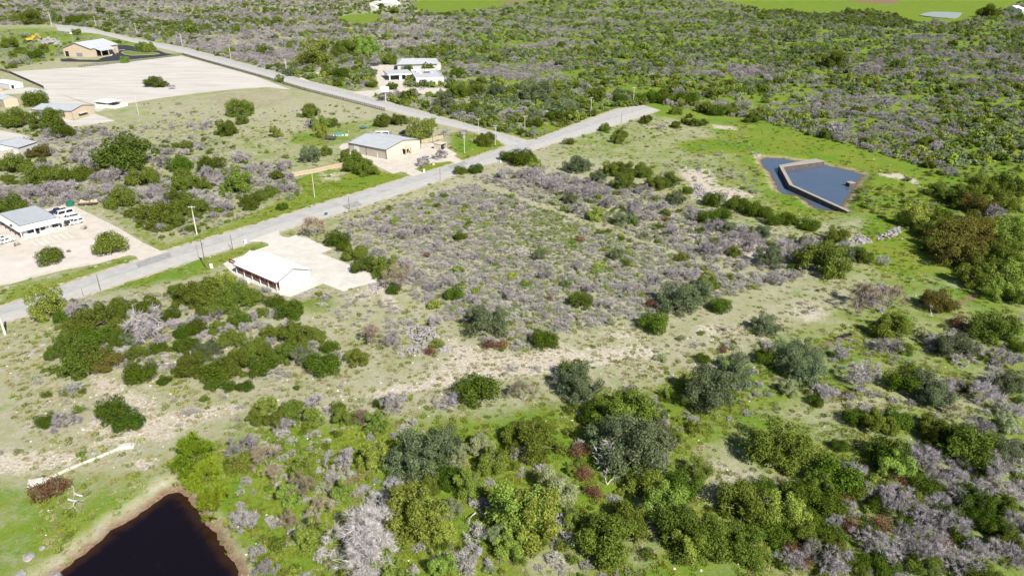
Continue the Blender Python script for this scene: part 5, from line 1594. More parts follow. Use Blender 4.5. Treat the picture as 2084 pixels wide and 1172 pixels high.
for i in range(3):
    leafy('brown_oak', 50 + i, 8.5, 4.3, 12500, 0.145, 'leaf_brown_oak', 30, 0.15, 0.26, 0.45, lob=(0.10, 0.30), spread=0.86)
    leafy('rust_shrub', 60 + i, 3.0, 1.8, 1700, 0.12, 'leaf_rust', 8, 0.1, 0.07, 0.3, lob=(0.3, 0.5), spread=0.5)
    leafy('green_shrub', 70 + i, 2.2, 1.0, 800, 0.12, 'leaf_bright', 8, 0.05, 0.05, 0.4, lob=(0.22, 0.42), spread=0.65)
    leafy('olive_shrub', 75 + i, 2.4, 1.2, 900, 0.12, 'leaf_oak', 8, 0.05, 0.05, 0.4, lob=(0.22, 0.42), spread=0.65)
    leafy('sage_shrub', 80 + i, 2.4, 0.9, 800, 0.13, 'leaf_sage', 9, 0.04, 0.05, 0.3, lob=(0.18, 0.38), spread=0.7)
    leafy('feather_tree', 90 + i, 6.5, 4.6, 5200, 0.28, 'leaf_sage', 20, 0.4, 0.18, 0.16, lob=(0.12, 0.28), spread=0.88)
for i in range(4):
    bare('bare_tree', 100 + i, 5.4, 3.2, 5, 4, 0.055, 24, 0.9, 0.019, 'twig_grey', BARKG)
    bare('grey_brush', 110 + i, 2.4, 0.9, 7, 3, 0.024, 11, 0.5, 0.022, 'twig_brush', BARKG)
for i in range(3):
    bare('brown_bare_tree', 120 + i, 5.4, 3.8, 5, 4, 0.06, 20, 0.95, 0.019, 'twig_brown', BARKG, spread=0.75)
    bare('dead_tree', 130 + i, 7.5, 5.2, 2, 4, 0.2, 3, 1.2, 0.035, 'twig_white', BARKW, spread=0.95)
bare('bleached_tree', 140, 11.0, 6.6, 11, 5, 0.075, 30, 1.1, 0.017, 'twig_white', BARKW, spread=1.1)
bare('bleached_tree', 141, 9.0, 5.6, 9, 5, 0.07, 22, 1.0, 0.017, 'twig_white', BARKW, spread=1.0)

def willow(seed, W, H):
    """dense feathery bush of upswept green wands"""
    g = np.random.default_rng(seed)
    segs, tips = limb_tree(g, W * 0.8, H * 0.85, 9, 3, 0.06, 0.9)
    big = sorted(segs, key=lambda s: -s[2])
    v, f = sticks(big[:len(big) // 4], 4)
    parts = {'trunk': mesh_np('willow_trunk', v, f, BARK)}
    allt = tips + [(s[1], s[1] - s[0]) for s in segs[::2]]
    V, Fc = twig_strips(g, allt, 22, 0.95, 0.04, 0.6)
    parts['crown'] = mesh_np('willow_crown', V, Fc, MATS['leaf_willow'])
    PROTO.setdefault('willow_bush', []).append((W, H, parts))
willow(150, 6.5, 4.6)
willow(151, 6.0, 4.8)

# low growth and stones, shared shapes for the uncountable cover
def tuft(kind, seed, lm, n, r, h, w):
    g = np.random.default_rng(seed)
    a = g.uniform(0, 2 * pi, n)
    rr = r * np.sqrt(g.random(n))
    P = np.stack([rr * np.cos(a), rr * np.sin(a), np.zeros(n)], 1)
    D = np.stack([np.cos(a) * 0.6, np.sin(a) * 0.6, np.ones(n)], 1) + g.normal(size=(n, 3)) * 0.35
    D[:, 2] = np.abs(D[:, 2])
    D /= np.linalg.norm(D, axis=1)[:, None]
    Ln = (h * g.uniform(0.5, 1.2, n))[:, None]
    S = np.cross(D, g.normal(size=(n, 3)))
    S /= np.linalg.norm(S, axis=1)[:, None]
    ww = w * g.uniform(0.6, 1.3, (n, 1))
    V = np.stack([P, P + D * Ln * 0.5 + S * ww, P + D * Ln, P + D * Ln * 0.5 - S * ww], 1).reshape(-1, 3)
    PROTO.setdefault(kind, []).append((2 * r, h, {'crown': mesh_np(kind + '_blades', V, np.arange(4 * n).reshape(n, 4), MATS[lm])}))

for i in range(2):
    tuft('grass_tuft', 200 + i, 'grass_green', 70, 0.55, 0.55, 0.05)
    tuft('dry_tuft', 210 + i, 'grass_dry', 60, 0.5, 0.5, 0.045)

def rock_mesh(name, seed, m, sub=1):
    import bmesh
    g = np.random.default_rng(seed)
    bm = bmesh.new()
    bmesh.ops.create_icosphere(bm, subdivisions=sub, radius=1.0)
    sc = g.uniform(0.6, 1.15, 3) * np.array([1, 1, 0.75])
    for v in bm.verts:
        k = 1 + g.normal() * 0.16
        v.co = (v.co.x * sc[0] * k, v.co.y * sc[1] * k, v.co.z * sc[2] * k + 0.35)
    me = bpy.data.meshes.new(name)
    bm.to_mesh(me); bm.free()
    me.materials.append(m)
    return me
LIME = mat('limestone_rock', (0.30, 0.28, 0.283), 0.92, 0.3, 1.2, 0.05)
ROCKS = [rock_mesh('rock', 300 + i, LIME) for i in range(6)]
for i in range(3):
    PROTO.setdefault('stone_bit', []).append((2.0, 1.0, {'crown': rock_mesh('stone_bit', 320 + i, MATS['stone_bits'])}))

# light versions for plants far away
def far_leafy(kind, seed, W, H, n, leaf, lm, lobes, zlow, **kw):
    g = np.random.default_rng(seed)
    P, N, cs, rs = fit_crown(*crown_points(g, n, W, H, lobes, zlow, **kw), W, H, zlow)
    V, Fc = leaf_quads(g, P, N, leaf, 0.6, 0.4)
    PROTO.setdefault(kind, []).append((W, H, {'crown': mesh_np(kind, V, Fc, MATS[lm])}))
for i in range(3):
    far_leafy('far_oak', 400 + i, 8, 4.6, 1000, 0.42, 'leaf_oak', 11, 0.2, lob=(0.22, 0.38), spread=0.7)
    far_leafy('far_juniper', 410 + i, 5, 3.2, 420, 0.45, 'leaf_juniper', 8, 0.1, lob=(0.24, 0.42), spread=0.6)
    far_leafy('far_teal', 420 + i, 6.5, 3.8, 850, 0.36, 'leaf_far_scrub', 12, 0.2, lob=(0.18, 0.36), spread=0.75)
    far_leafy('far_green', 430 + i, 6, 4.0, 700, 0.38, 'leaf_bright', 10, 0.2, lob=(0.2, 0.36), spread=0.7)
    far_leafy('far_sage', 440 + i, 4.5, 2.2, 520, 0.32, 'leaf_sage', 9, 0.1, lob=(0.2, 0.38), spread=0.7)
    far_leafy('far_rust', 445 + i, 4.0, 3.4, 260, 0.36, 'leaf_rust', 7, 0.1, lob=(0.25, 0.4), spread=0.6)
    g_ = np.random.default_rng(450 + i)
    sg, tp = limb_tree(g_, 5.4, 3.4, 5, 3, 0.10, 0.95)
    v1, f1 = sticks(sg, 3)
    v2, f2 = twig_strips(g_, tp, 12, 1.2, 0.06)
    V, Fc = join_parts([(v1, f1), (v2, f2)])
    PROTO.setdefault('far_bare', []).append((5.4, 3.4, {'crown': mesh_np('far_bare', V, Fc, MATS['twig_grey'])}))

# ------------------------------------------------------------------ hand surveyed trees: kind letter, centre x, centre y, width in the photograph
KIND = {'O': 'oak', 'J': 'juniper', 'T': 'teal_oak', 'L': 'green_tree', 'P': 'brown_oak', 'R': 'rust_shrub', 'S': 'green_shrub',
        'E': 'olive_shrub', 'G': 'sage_shrub', 'F': 'feather_tree', 'B': 'bare_tree', 'N': 'brown_bare_tree', 'D': 'dead_tree', 'X': 'bleached_tree',
        'W': 'willow_bush', 'Q': 'round_oak', 'K': 'grey_brush'}
SURVEY = """
L96,621,72 J125,646,34 B160,628,55 O225,633,72 J300,623,48 O180,655,84 J192,683,62 O140,691,64 O162,726,100 P207,733,66 O118,716,50 B300,664,100 T262,690,42 J320,706,34 O277,718,40 J285,755,62
J333,772,27 D318,768,20 D333,736,22 O385,600,72 O430,592,84 O480,602,74 O450,622,62 O510,607,44 L453,574,50 O360,592,42 J375,675,42 J400,668,42 J380,703,47 T422,711,52 O470,693,57 J487,653,42
O415,640,34 O390,746,62 J440,756,62 O475,741,62 O492,726,50 J500,786,32 J437,781,36 J467,787,27 O515,706,52 B415,652,30 B460,673,36 B512,648,30 J226,836,56 J262,858,53 J96,856,37 B132,858,50 E92,803,20
J558,613,36 J588,633,56 B558,641,28 O533,638,28 B525,664,24 B585,662,26 O603,678,66 O641,683,42 O553,678,42 O573,721,56 T621,721,52 J661,741,66 J671,706,36 B683,723,26 J533,748,52 O526,706,46
O728,726,49 N758,683,54 B798,688,46 S886,700,32 R873,713,25 B886,653,34 R1018,701,28 R993,700,26 T993,653,82 T970,640,45 J923,598,40 S885,620,30 E603,790,14 J968,793,86 B911,816,52 J773,821,27 B803,821,54
J687,831,30 L703,848,42 B638,821,46 O596,841,56 L538,831,48 O560,860,50 O520,850,40 L640,850,40 N735,850,40 L765,862,44 B580,870,36 J800,590,28
J1108,692,52 J1330,656,62 O1182,613,46 R1117,610,15 T1380,608,76 T1432,598,62 J1467,623,42 R1327,618,26 R1474,710,20 J1432,728,28 T1560,660,56 G1387,686,20 G1347,727,32 T1177,785,86 J1170,757,62 N1064,800,56
O1275,846,120 O1230,828,60 L1300,875,70 J1212,850,55 B1286,793,30 B1327,818,32 T1455,797,110 T1500,750,76 J1556,728,40 L1390,776,32 B1345,863,36 B1410,856,22 F1610,790,40
N1750,608,72 B1783,602,70 N1812,603,66 P1910,613,66 D1900,636,30 O1813,663,76 O2025,668,86 R1953,653,40 G1883,678,40 T1945,698,76 B1813,708,52 O1840,708,36 B1985,713,42 B2038,723,56 J2075,706,36 T1613,721,86
T1645,728,60 B1710,716,46 T1643,763,72 B1758,766,76 R1725,803,18 O1673,795,26 J1660,816,34 J1838,778,66 T1880,783,76 T1905,808,66 B1913,778,30 B1945,786,42 B2003,798,72 T2065,783,62 J1973,788,36 J1743,851,46
B1763,843,30 O1788,861,60 J1828,853,50 O1898,868,52 B1990,866,50 F2040,860,46 B2060,840,44 N1935,840,36
W392,924,100 W420,961,74 W435,1016,74 W390,979,44 B490,1059,56 B495,911,62 L487,944,42 R95,996,56 R130,985,26 S165,924,19
T860,925,110 T815,940,70 T900,900,70 J911,971,56 L846,1054,104 X746,1091,160 X771,1020,60 B694,941,54 N545,934,62 N616,990,58 N646,1040,54 L640,1090,60 B956,1134,68 B798,991,44 F921,1031,38 F983,904,48 L1050,1050,118
B546,1159,46 B524,1125,32 L590,1010,46 N560,965,44 O870,985,46 L700,1000,44 L900,1075,60 N590,1060,40 L620,960,50 L760,930,60 L1000,940,56 L960,985,60 F940,920,40 L790,1160,60 L900,1150,50
T1290,915,120 T1255,896,110 T1320,890,96 O1092,899,92 O1050,880,60 D1235,925,74 D1237,975,46 R1192,962,38 R1180,922,38 R1207,1002,34 O1315,992,84 J1390,992,62 L1357,1034,80 F1130,997,78 L1080,1052,112 O1250,1097,124
O1270,1052,84 E1146,1110,28 E1168,1135,23 O1400,1085,112 L1407,1112,62 O1462,1100,90 O1517,1112,86 O1517,1030,104 J1556,990,42 L1040,1110,60 F1010,1090,50 L1160,1050,40 L1420,960,50 B1060,925,36 B1340,940,40
O1588,905,114 J1710,905,31 J1803,921,78 J1700,962,92 O1660,985,60 J1628,1004,66 L1600,1043,74 L1825,950,62 L1790,985,50 J1880,991,56 O1958,906,112 O1920,890,60 T2038,913,64 B1870,930,62 B1915,960,58 B1993,1004,64 B2010,946,62
B2042,970,60 J1975,1017,62 R1615,1119,38 O1640,1090,70 J1580,1080,60 B1780,1000,50 B1820,1025,60 B1912,1025,60 B1895,1060,70 B1938,1075,64 R1738,1070,40 R1790,1065,44 B1775,1105,62 B1850,1100,70 B1825,1130,64 B1875,1133,66 B1925,1140,64
B1963,1152,60 B1663,1130,66 B1710,1150,66 B1986,1130,60 R1920,1105,34 B2026,1118,58 J1960,1095,44 J1845,1065,36 R1720,1010,30 J1690,1095,56 B2065,1010,60 B2060,1065,60 J2030,1075,50 B1730,1035,44 B2075,1140,60 B1700,1060,40 J1750,1140,40
O32,38,28 O68,37,46 L112,38,22 J150,42,28 J165,38,22 O313,168,34 O330,172,22 B350,178,15 L285,97,22 L304,98,24 L253,123,16 J70,202,48 O37,242,62 O95,247,66 O5,240,40 J130,269,40 O488,222,52 O492,245,27 O458,262,46 B420,253,32
O20,88,34 J72,112,30 S76,122,16 E106,122,9 B50,122,22 B25,128,26 O537,103,34 L641,108,66 B628,122,32 O693,100,46 O716,97,42 L748,97,50 J758,174,17 J693,150,30 O798,176,24 O791,122,36 J828,142,23 J933,150,33 O931,186,44 T906,205,44
O968,185,34 T1011,185,32 O981,165,28 J923,222,26 J956,227,22 J998,222,22 J1001,245,29 O968,215,28 O628,227,42 L651,250,36 O676,250,30 L653,268,30 L563,270,27 B628,252,24 O783,246,42 O811,245,34 L853,267,52 L881,250,22 B943,272,22 O988,284,42
B908,270,22 G966,284,20 L568,161,18 J1062,270,19 J1089,250,33 J1129,237,35 J1162,235,27 E1149,250,24 J1194,215,27 T1094,185,60 O1217,190,32 J1262,202,32 J1304,202,32 J1334,200,37 J1354,200,40 O1367,185,36 J1402,200,42 O1432,220,36
J1457,225,36 O1482,225,32 B1512,214,34 O1530,240,32 O1377,226,26 O1404,236,16 O1412,250,24 O1432,250,24 B1347,257,22 O1377,254,23 O1392,247,18 O1314,244,27 O1234,260,27 O1264,272,29 O1257,283,29 E1159,288,26
O265,313,126 P78,310,42 O22,335,62 O78,360,70 J155,355,50 P178,350,34 O290,360,62 J365,335,46 O370,370,62 J428,340,52 O410,375,38 L475,368,66 O250,400,64 O315,440,76 O350,446,50 O385,420,66 O360,405,44 O508,410,46 O32,415,62 Q223,498,66 Q103,522,52
B140,382,38 B171,464,12 B34,497,12 B190,330,50 B225,360,46 B110,385,40 B330,330,36 B60,395,36 B285,400,40 B430,410,40 B455,420,40 B400,395,30 B165,320,40 B240,335,40 B90,345,40 B10,395,36
O726,333,56 O712,320,44 O748,344,44 T628,315,46 O663,308,28 B861,330,30 B897,315,32 J938,347,27 J968,344,30 J1033,318,32 O561,358,32 O551,388,36 J572,378,20 J573,420,23 G591,403,22 O531,398,32 N638,465,56 J686,488,46 J700,502,30 O723,515,48 O740,538,50
O788,545,58 N815,566,64 O775,555,36 S881,458,21 J936,480,27 S871,408,19 S873,433,14 S931,548,27 R940,550,15 R871,520,17 S948,420,17 J1057,320,52 J1078,325,34 L1087,341,32 T1172,335,46 T1190,338,34 O1242,343,42 O1272,345,46 O1307,347,46 O1272,371,50
T1217,358,36 O1362,371,50 O1330,374,42 T1377,402,38 J1400,388,22 J1452,408,43 J1500,415,42 J1527,428,42 J1552,433,38 J1440,445,39 J1467,437,42 T1480,463,34 T1550,473,38 J1420,470,16 O1492,510,32 R1352,445,17 R1180,489,20 S1151,468,17 L1212,436,33 T1267,445,37
L1290,450,22 T1162,405,32 T1257,520,30 J1272,536,21 T1152,577,26 S1222,543,29 O1442,577,46 T1100,520,30 E1512,382,12 J1575,448,37 J1605,448,37 J1648,458,39 T1570,523,57 O1675,530,96 T1735,515,40 O1752,520,44 J1638,493,27 O1703,480,50 J1613,545,20
L1863,440,62 O1913,452,66 P1945,482,96 P1953,518,100 L1968,517,50 P2008,502,58 O1983,450,52 B2023,433,46 P1993,415,66 O1913,385,46 O1995,375,62 O2050,377,62 L2053,475,66 O2070,453,38 L2053,563,72 O2000,545,62 B1933,350,30 B1896,333,22 B1798,530,30
O1700,125,50 O2010,25,40
P1975,470,80 O2030,520,70 O1990,562,70 O2060,510,60 O1900,500,50 O2040,410,60 O1960,402,60 O2075,605,50 L2030,592,50 O1890,470,50
O240,660,50 J160,700,40 O230,690,50 J345,640,40 O445,665,40 O410,725,40 O540,720,38 B440,640,34 B395,650,30 B350,660,36 B500,670,30 B545,700,30 B460,735,30 B410,690,26 O610,700,40 J1640,1060,50 J1690,1020,60 J1735,990,56 J1790,1030,44 O1850,1020,54 J1900,1000,44 J1925,1050,50 O1880,1150,60 J2000,1060,50 O2040,1030,56 J1770,1085,44 O1700,1120,60 J1800,1150,50 J1990,1165,56 O2055,1110,56
B1100,372,40 B1130,380,44 B1160,388,36 B1200,395,40 B1085,355,36 B1240,410,40 B1290,420,38 B1180,425,40 B1320,440,40 B1350,420,34 B1230,390,30 B1420,440,34 B1540,500,40 B1600,520,36 B1680,505,30 B1720,500,34 B1060,360,30 B1410,560,36 B1370,555,34
B785,470,32 B820,480,30 B860,470,34 B890,500,30 B750,455,26 B990,420,30 B1020,440,28 B925,410,26 B965,520,30 B830,540,36 B850,560,34 B880,585,34 B910,575,30 B960,610,30 B1040,600,34 B1110,560,34 B1200,590,36 B1240,620,34 B1280,590,32 B1330,570,34 B1180,540,30
"""
ORD = ['first', 'second', 'third', 'fourth', 'fifth', 'sixth', 'seventh', 'eighth', 'ninth', 'tenth', 'eleventh', 'twelfth', 'thirteenth', 'fourteenth']
LOOK = {'round_oak': ('neatly rounded olive live oak', 'oak tree', 'rounded live oaks'), 'oak': ('olive green live oak', 'oak tree', 'olive live oaks'), 'juniper': ('dark green rounded juniper', 'juniper', 'dark junipers'),
        'teal_oak': ('blue-green leafy tree', 'tree', 'blue-green trees'), 'green_tree': ('yellow-green leafy tree', 'tree', 'yellow-green trees'),
        'brown_oak': ('bronze-leaved oak', 'oak tree', 'bronze oaks'), 'rust_shrub': ('rust-brown dead juniper bush', 'dead bush', 'rust-brown bushes'),
        'green_shrub': ('bright green low shrub', 'shrub', 'bright green shrubs'), 'olive_shrub': ('small dark olive shrub', 'shrub', 'small olive shrubs'),
        'sage_shrub': ('pale sage-grey shrub', 'shrub', 'sage-grey shrubs'), 'feather_tree': ('pale feathery grey-green tree', 'tree', 'feathery pale trees'),
        'bare_tree': ('grey leafless tree', 'bare tree', 'grey leafless trees'), 'brown_bare_tree': ('brownish leafless tree', 'bare tree', 'brown leafless trees'),
        'dead_tree': ('bleached dead tree', 'dead tree', 'bleached dead trees'), 'bleached_tree': ('big pale many-branched leafless tree', 'bare tree', 'pale leafless trees'),
        'willow_bush': ('feathery bright green willow bush', 'bush', 'green willow bushes'), 'grey_brush': ('low grey leafless brush', 'brush', 'low grey brush')}
ANCHOR = [
    (120, 660, 'by the road at the left edge'), (170, 720, 'in the left thicket under the road'), (300, 700, 'in the gap between the left thickets'),
    (430, 600, 'just left of the white-roofed building'), (450, 700, 'in the thicket below the white-roofed building'), (600, 690, 'right of the lower thicket track'),
    (160, 850, 'on the rocky slope at lower left'), (430, 970, 'on the bank right of the dark pond'), (120, 990, 'left of the dark pond'),
    (580, 850, 'at the wood edge below the dirt track'), (860, 700, 'by the near limestone rubble'), (990, 660, 'above the dirt track in the centre'),
    (600, 1000, 'in the bottom left wood'), (750, 1080, 'around the bottom centre clearing'), (860, 930, 'in the lower centre grove'), (930, 820, 'below the end of the dirt track'),
    (1060, 1050, 'in the bottom centre grove'), (1200, 960, 'beside the bleached dead trees'), (1290, 880, 'in the big grove below centre'), (1160, 780, 'above the big grove'),
    (1260, 1090, 'at the bottom just right of centre'), (1460, 1080, 'in the dark bottom grove'), (1380, 980, 'beside the bare brown clearing'), (1580, 910, 'alone in the right meadow'),
    (1460, 780, 'along the creek right of centre'), (1330, 640, 'below the brushy lot'), (1430, 600, 'at the right corner of the brushy lot'), (1050, 560, 'inside the brushy lot'), (850, 480, 'in the upper left brushy lot'),
    (1620, 740, 'by the creek in the right meadow'), (1760, 620, 'at the head of the right meadow'), (1880, 680, 'in the middle of the right meadow'), (1870, 790, 'in the dense clump on the right'),
    (2030, 700, 'near the right edge by the meadow'), (1780, 850, 'in the short tree line of the right meadow'), (1990, 820, 'at the right edge below the meadow'), (1690, 960, 'at the edge of the lower right thicket'),
    (1800, 1080, 'in the lower right grey thicket'), (1960, 1100, 'in the bottom right corner thicket'), (1960, 950, 'above the bottom right thicket'), (1600, 1070, 'at the left of the bottom right thicket'),
    (50, 60, 'far behind the tan hall'), (60, 110, 'left of the tan hall'), (290, 95, 'on the island of the black drive'), (320, 170, 'in the large limestone lot'), (80, 230, 'near the tan workshop'),
    (470, 240, 'in the field below the limestone lot'), (640, 250, 'in the rough pasture behind the cream building'), (680, 110, 'beyond the side road'), (860, 140, 'around the white office complex'), (950, 190, 'right of the white office complex'),
    (970, 225, 'along the upper side of the side road'), (860, 255, 'behind the cream metal building'), (980, 280, 'at the road corner lawn'), (1120, 240, 'along the upper side of the road end'), (1350, 200, 'in the dark hedge past the road end'),
    (1480, 225, 'at the right end of the dark hedge'), (1390, 245, 'on the bare ground right of the road end'), (1250, 270, 'below the road end'), (265, 315, 'in the middle of the left woodland'), (60, 340, 'behind the office at the left edge'),
    (160, 370, 'in the grey brush behind the office'), (400, 350, 'in the upper left woodland'), (330, 430, 'in the woodland behind the tall pole'), (160, 510, 'in the gravel bed by the office'), (500, 390, 'at the right end of the left woodland'),
    (730, 330, 'left of the cream metal building'), (880, 320, 'on the lawn strip before the cream building'), (580, 400, 'on the slope above the road'), (960, 340, 'across the road from the cream building'), (750, 530, 'along the edge of the concrete yard'),
    (660, 470, 'at the yard entrance by the road'), (1060, 330, 'just below the road junction'), (1260, 350, 'in the oak line above the brushy lot'), (1150, 400, 'in the grey scrub above the brushy lot'), (1350, 430, 'in the scrub between lot and reservoir'),
    (1460, 430, 'in the dark row below the rubble heap'), (1610, 450, 'in the dark row below the reservoir'), (1480, 500, 'on the pale stony ground right of the lot'), (1680, 510, 'by the second rubble heap'), (1870, 440, 'right of the reservoir'),
    (1960, 500, 'in the big right-hand grove'), (2010, 390, 'in the upper right grove'), (2050, 560, 'at the right edge below the grove'), (1700, 130, 'in the far right woods'), (2010, 30, 'by the far pond'), (1920, 340, 'on the meadow above the right grove')]
ANC = np.array([(a[0], a[1]) for a in ANCHOR], float)

plants = []      # dicts: kind, x, y, s, sz, rz, variant, px, py, size
def add_plant(kind, x, y, s, sz=None, rz=None, var=None):
    px, py, k = proj(x, y, 0)
    plants.append(dict(kind=kind, x=x, y=y, s=s, sz=sz or s, rz=rnd.uniform(0, 2 * pi) if rz is None else rz,
                       var=rnd.randrange(99) if var is None else var, px=px, py=py, size=k * s * PROTO[kind][0][0]))

for tok in SURVEY.split():
    kd = KIND[tok[0]]
    cx, cy, w = map(float, tok[1:].split(','))
    W0, H0, _ = PROTO[kd][0]
    y_guess = at(cx, cy)
    k = proj(y_guess[0], y_guess[1], 0)[2]
    for _ in range(3):
        s = w / k / W0
        p = at(cx, cy, 0.47 * H0 * s)
        k = proj(p[0], p[1], 0.47 * H0 * s)[2]
    add_plant(kd, p[0], p[1], s * (1.0 if kd == 'round_oak' else 1.18 if cy > 830 else 1.1), s * rnd.uniform(1.0, 1.15) * (1.12 if cy > 830 else 1))
N_SURVEY = len(plants)
SPOTS = np.array([(p['x'], p['y'], PROTO[p['kind']][0][0] * p['s'] / 2) for p in plants])

# ------------------------------------------------------------------ scattered growth by zone
def zone(pts, dens, mix):
    return (poly(pts), dens, mix)
WOOD_L = {'far_bare': 0.46, 'far_oak': 0.10, 'far_juniper': 0.05, 'far_teal': 0.14, 'far_green': 0.12, 'far_sage': 0.13}
WOOD_R = {'far_bare': 0.27, 'far_oak': 0.07, 'far_juniper': 0.02, 'far_teal': 0.24, 'far_green': 0.13, 'far_sage': 0.27}
ZONES = [   # later zones win
    zone([(-400, -40), (1000, -40), (1000, 260), (1068, 284), (1055, 281), (716, 187), (521, 136), (265, 77), (120, 51), (-400, 56)], 0.66, WOOD_L),
    zone([(930, -40), (2500, -40), (2500, 330), (1900, 330), (1650, 260), (1500, 240), (1330, 212), (1070, 284), (930, 250)], 0.62, WOOD_R),
    zone([(0, 0), (700, 0), (700, 75), (500, 95), (300, 45), (0, 30)], 0.75, {'far_bare': 0.62, 'far_oak': 0.12, 'far_teal': 0.14, 'far_green': 0.06, 'far_juniper': 0.06}),
    zone([(300, 78), (540, 82), (620, 120), (560, 140), (420, 105)], 0.8, {'far_bare': 0.92, 'far_green': 0.04, 'far_oak': 0.04}),
    zone([(900, 130), (1130, 130), (1180, 165), (1080, 175), (960, 150)], 0.75, {'far_bare': 0.85, 'far_sage': 0.15}),
    zone([(1500, 190), (2150, 200), (2150, 340), (1900, 345), (1700, 290), (1560, 250)], 0.50, {'far_sage': 0.42, 'far_bare': 0.22, 'far_green': 0.12, 'far_teal': 0.16, 'far_oak': 0.08}),
    zone([(1150, 160), (1500, 160), (1560, 240), (1450, 200), (1200, 185)], 0.48, {'far_sage': 0.55, 'far_green': 0.18, 'far_bare': 0.15, 'far_oak': 0.12}),
    zone([(1560, 14), (1700, 20), (1870, 40), (1860, 60), (1750, 55), (1560, 32)], 0.9, {'far_teal': 0.45, 'far_oak': 0.35, 'far_bare': 0.2}),
    zone([(0, 255), (230, 262), (380, 240), (540, 280), (620, 400), (430, 470), (330, 490), (200, 410), (0, 430)], 0.5, {'grey_brush': 0.62, 'bare_tree': 0.12, 'sage_shrub': 0.12, 'olive_shrub': 0.11}),
    zone([(280, 210), (700, 215), (780, 230), (700, 290), (650, 340), (520, 330), (420, 260), (300, 240)], 0.10, {'grey_brush': 0.5, 'sage_shrub': 0.3, 'green_shrub': 0.2}),
    zone([(690, 452), (955, 374), (1560, 583), (1140, 685)], 1.0, {'grey_brush': 0.66, 'sage_shrub': 0.27, 'green_shrub': 0.06, 'olive_shrub': 0.01}),
    zone([(955, 362), (1100, 345), (1240, 375), (1400, 420), (1540, 470), (1700, 500), (1640, 560), (1575, 583)], 0.55, {'grey_brush': 0.76, 'bare_tree': 0.06, 'sage_shrub': 0.14, 'olive_shrub': 0.04}),
    zone([(690, 440), (1140, 695), (1020, 720), (930, 660), (830, 600), (760, 540), (690, 470)], 0.60, {'grey_brush': 0.62, 'sage_shrub': 0.2, 'green_shrub': 0.12, 'olive_shrub': 0.06}),
    zone([(600, 600), (760, 600), (860, 640), (800, 700), (700, 660)], 0.30, {'grey_brush': 0.4, 'sage_shrub': 0.35, 'green_shrub': 0.25}),
    zone([(100, 620), (540, 570), (680, 700), (660, 760), (500, 780), (240, 750), (110, 720)], 0.35, {'grey_brush': 0.45, 'olive_shrub': 0.45, 'sage_shrub': 0.1}),
    zone([(470, 850), (900, 850), (1250, 830), (1440, 760), (1440, 860), (1340, 1000), (1330, 1300), (600, 1300), (470, 1000)], 0.30, {'green_shrub': 0.36, 'sage_shrub': 0.22, 'grey_brush': 0.20, 'olive_shrub': 0.20, 'green_tree': 0.02}),
    zone([(1420, 740), (1560, 700), (2150, 640), (2150, 900), (1700, 830), (1480, 860)], 0.13, {'grey_brush': 0.40, 'sage_shrub': 0.26, 'olive_shrub': 0.16, 'green_shrub': 0.10, 'bare_tree': 0.08}),
    zone([(1660, 960), (1850, 920), (2150, 900), (2200, 1300), (1560, 1300), (1560, 1090)], 0.28, {'bare_tree': 0.24, 'grey_brush': 0.30, 'olive_shrub': 0.28, 'rust_shrub': 0.06, 'green_shrub': 0.12}),
    zone([(1700, 350), (1880, 345), (2150, 330), (2150, 620), (1880, 480), (1760, 430)], 0.18, {'sage_shrub': 0.45, 'green_shrub': 0.30, 'olive_shrub': 0.25}),
    zone([(1100, 300), (1330, 235), (1520, 280), (1560, 400), (1400, 390), (1250, 330)], 0.10, {'sage_shrub': 0.45, 'green_shrub': 0.2, 'grey_brush': 0.35}),
    zone([(0, 690), (90, 700), (250, 800), (480, 800), (900, 770), (1300, 720), (1700, 580), (1750, 620), (1480, 720), (1050, 800), (450, 880), (0, 960)], 0.06, {'sage_shrub': 0.5, 'grey_brush': 0.3, 'olive_shrub': 0.2}),
    zone([(0, 65), (120, 62), (330, 100), (240, 92), (130, 125), (0, 145)], 0.16, {'far_sage': 0.5, 'far_bare': 0.35, 'far_oak': 0.15}),
]
def free_of(P, dil):
    ok = np.ones(len(P), bool)
    for pl in NOTREE:
        ok &= sdist_local(P, pl, dil + 1) > dil
    return ok

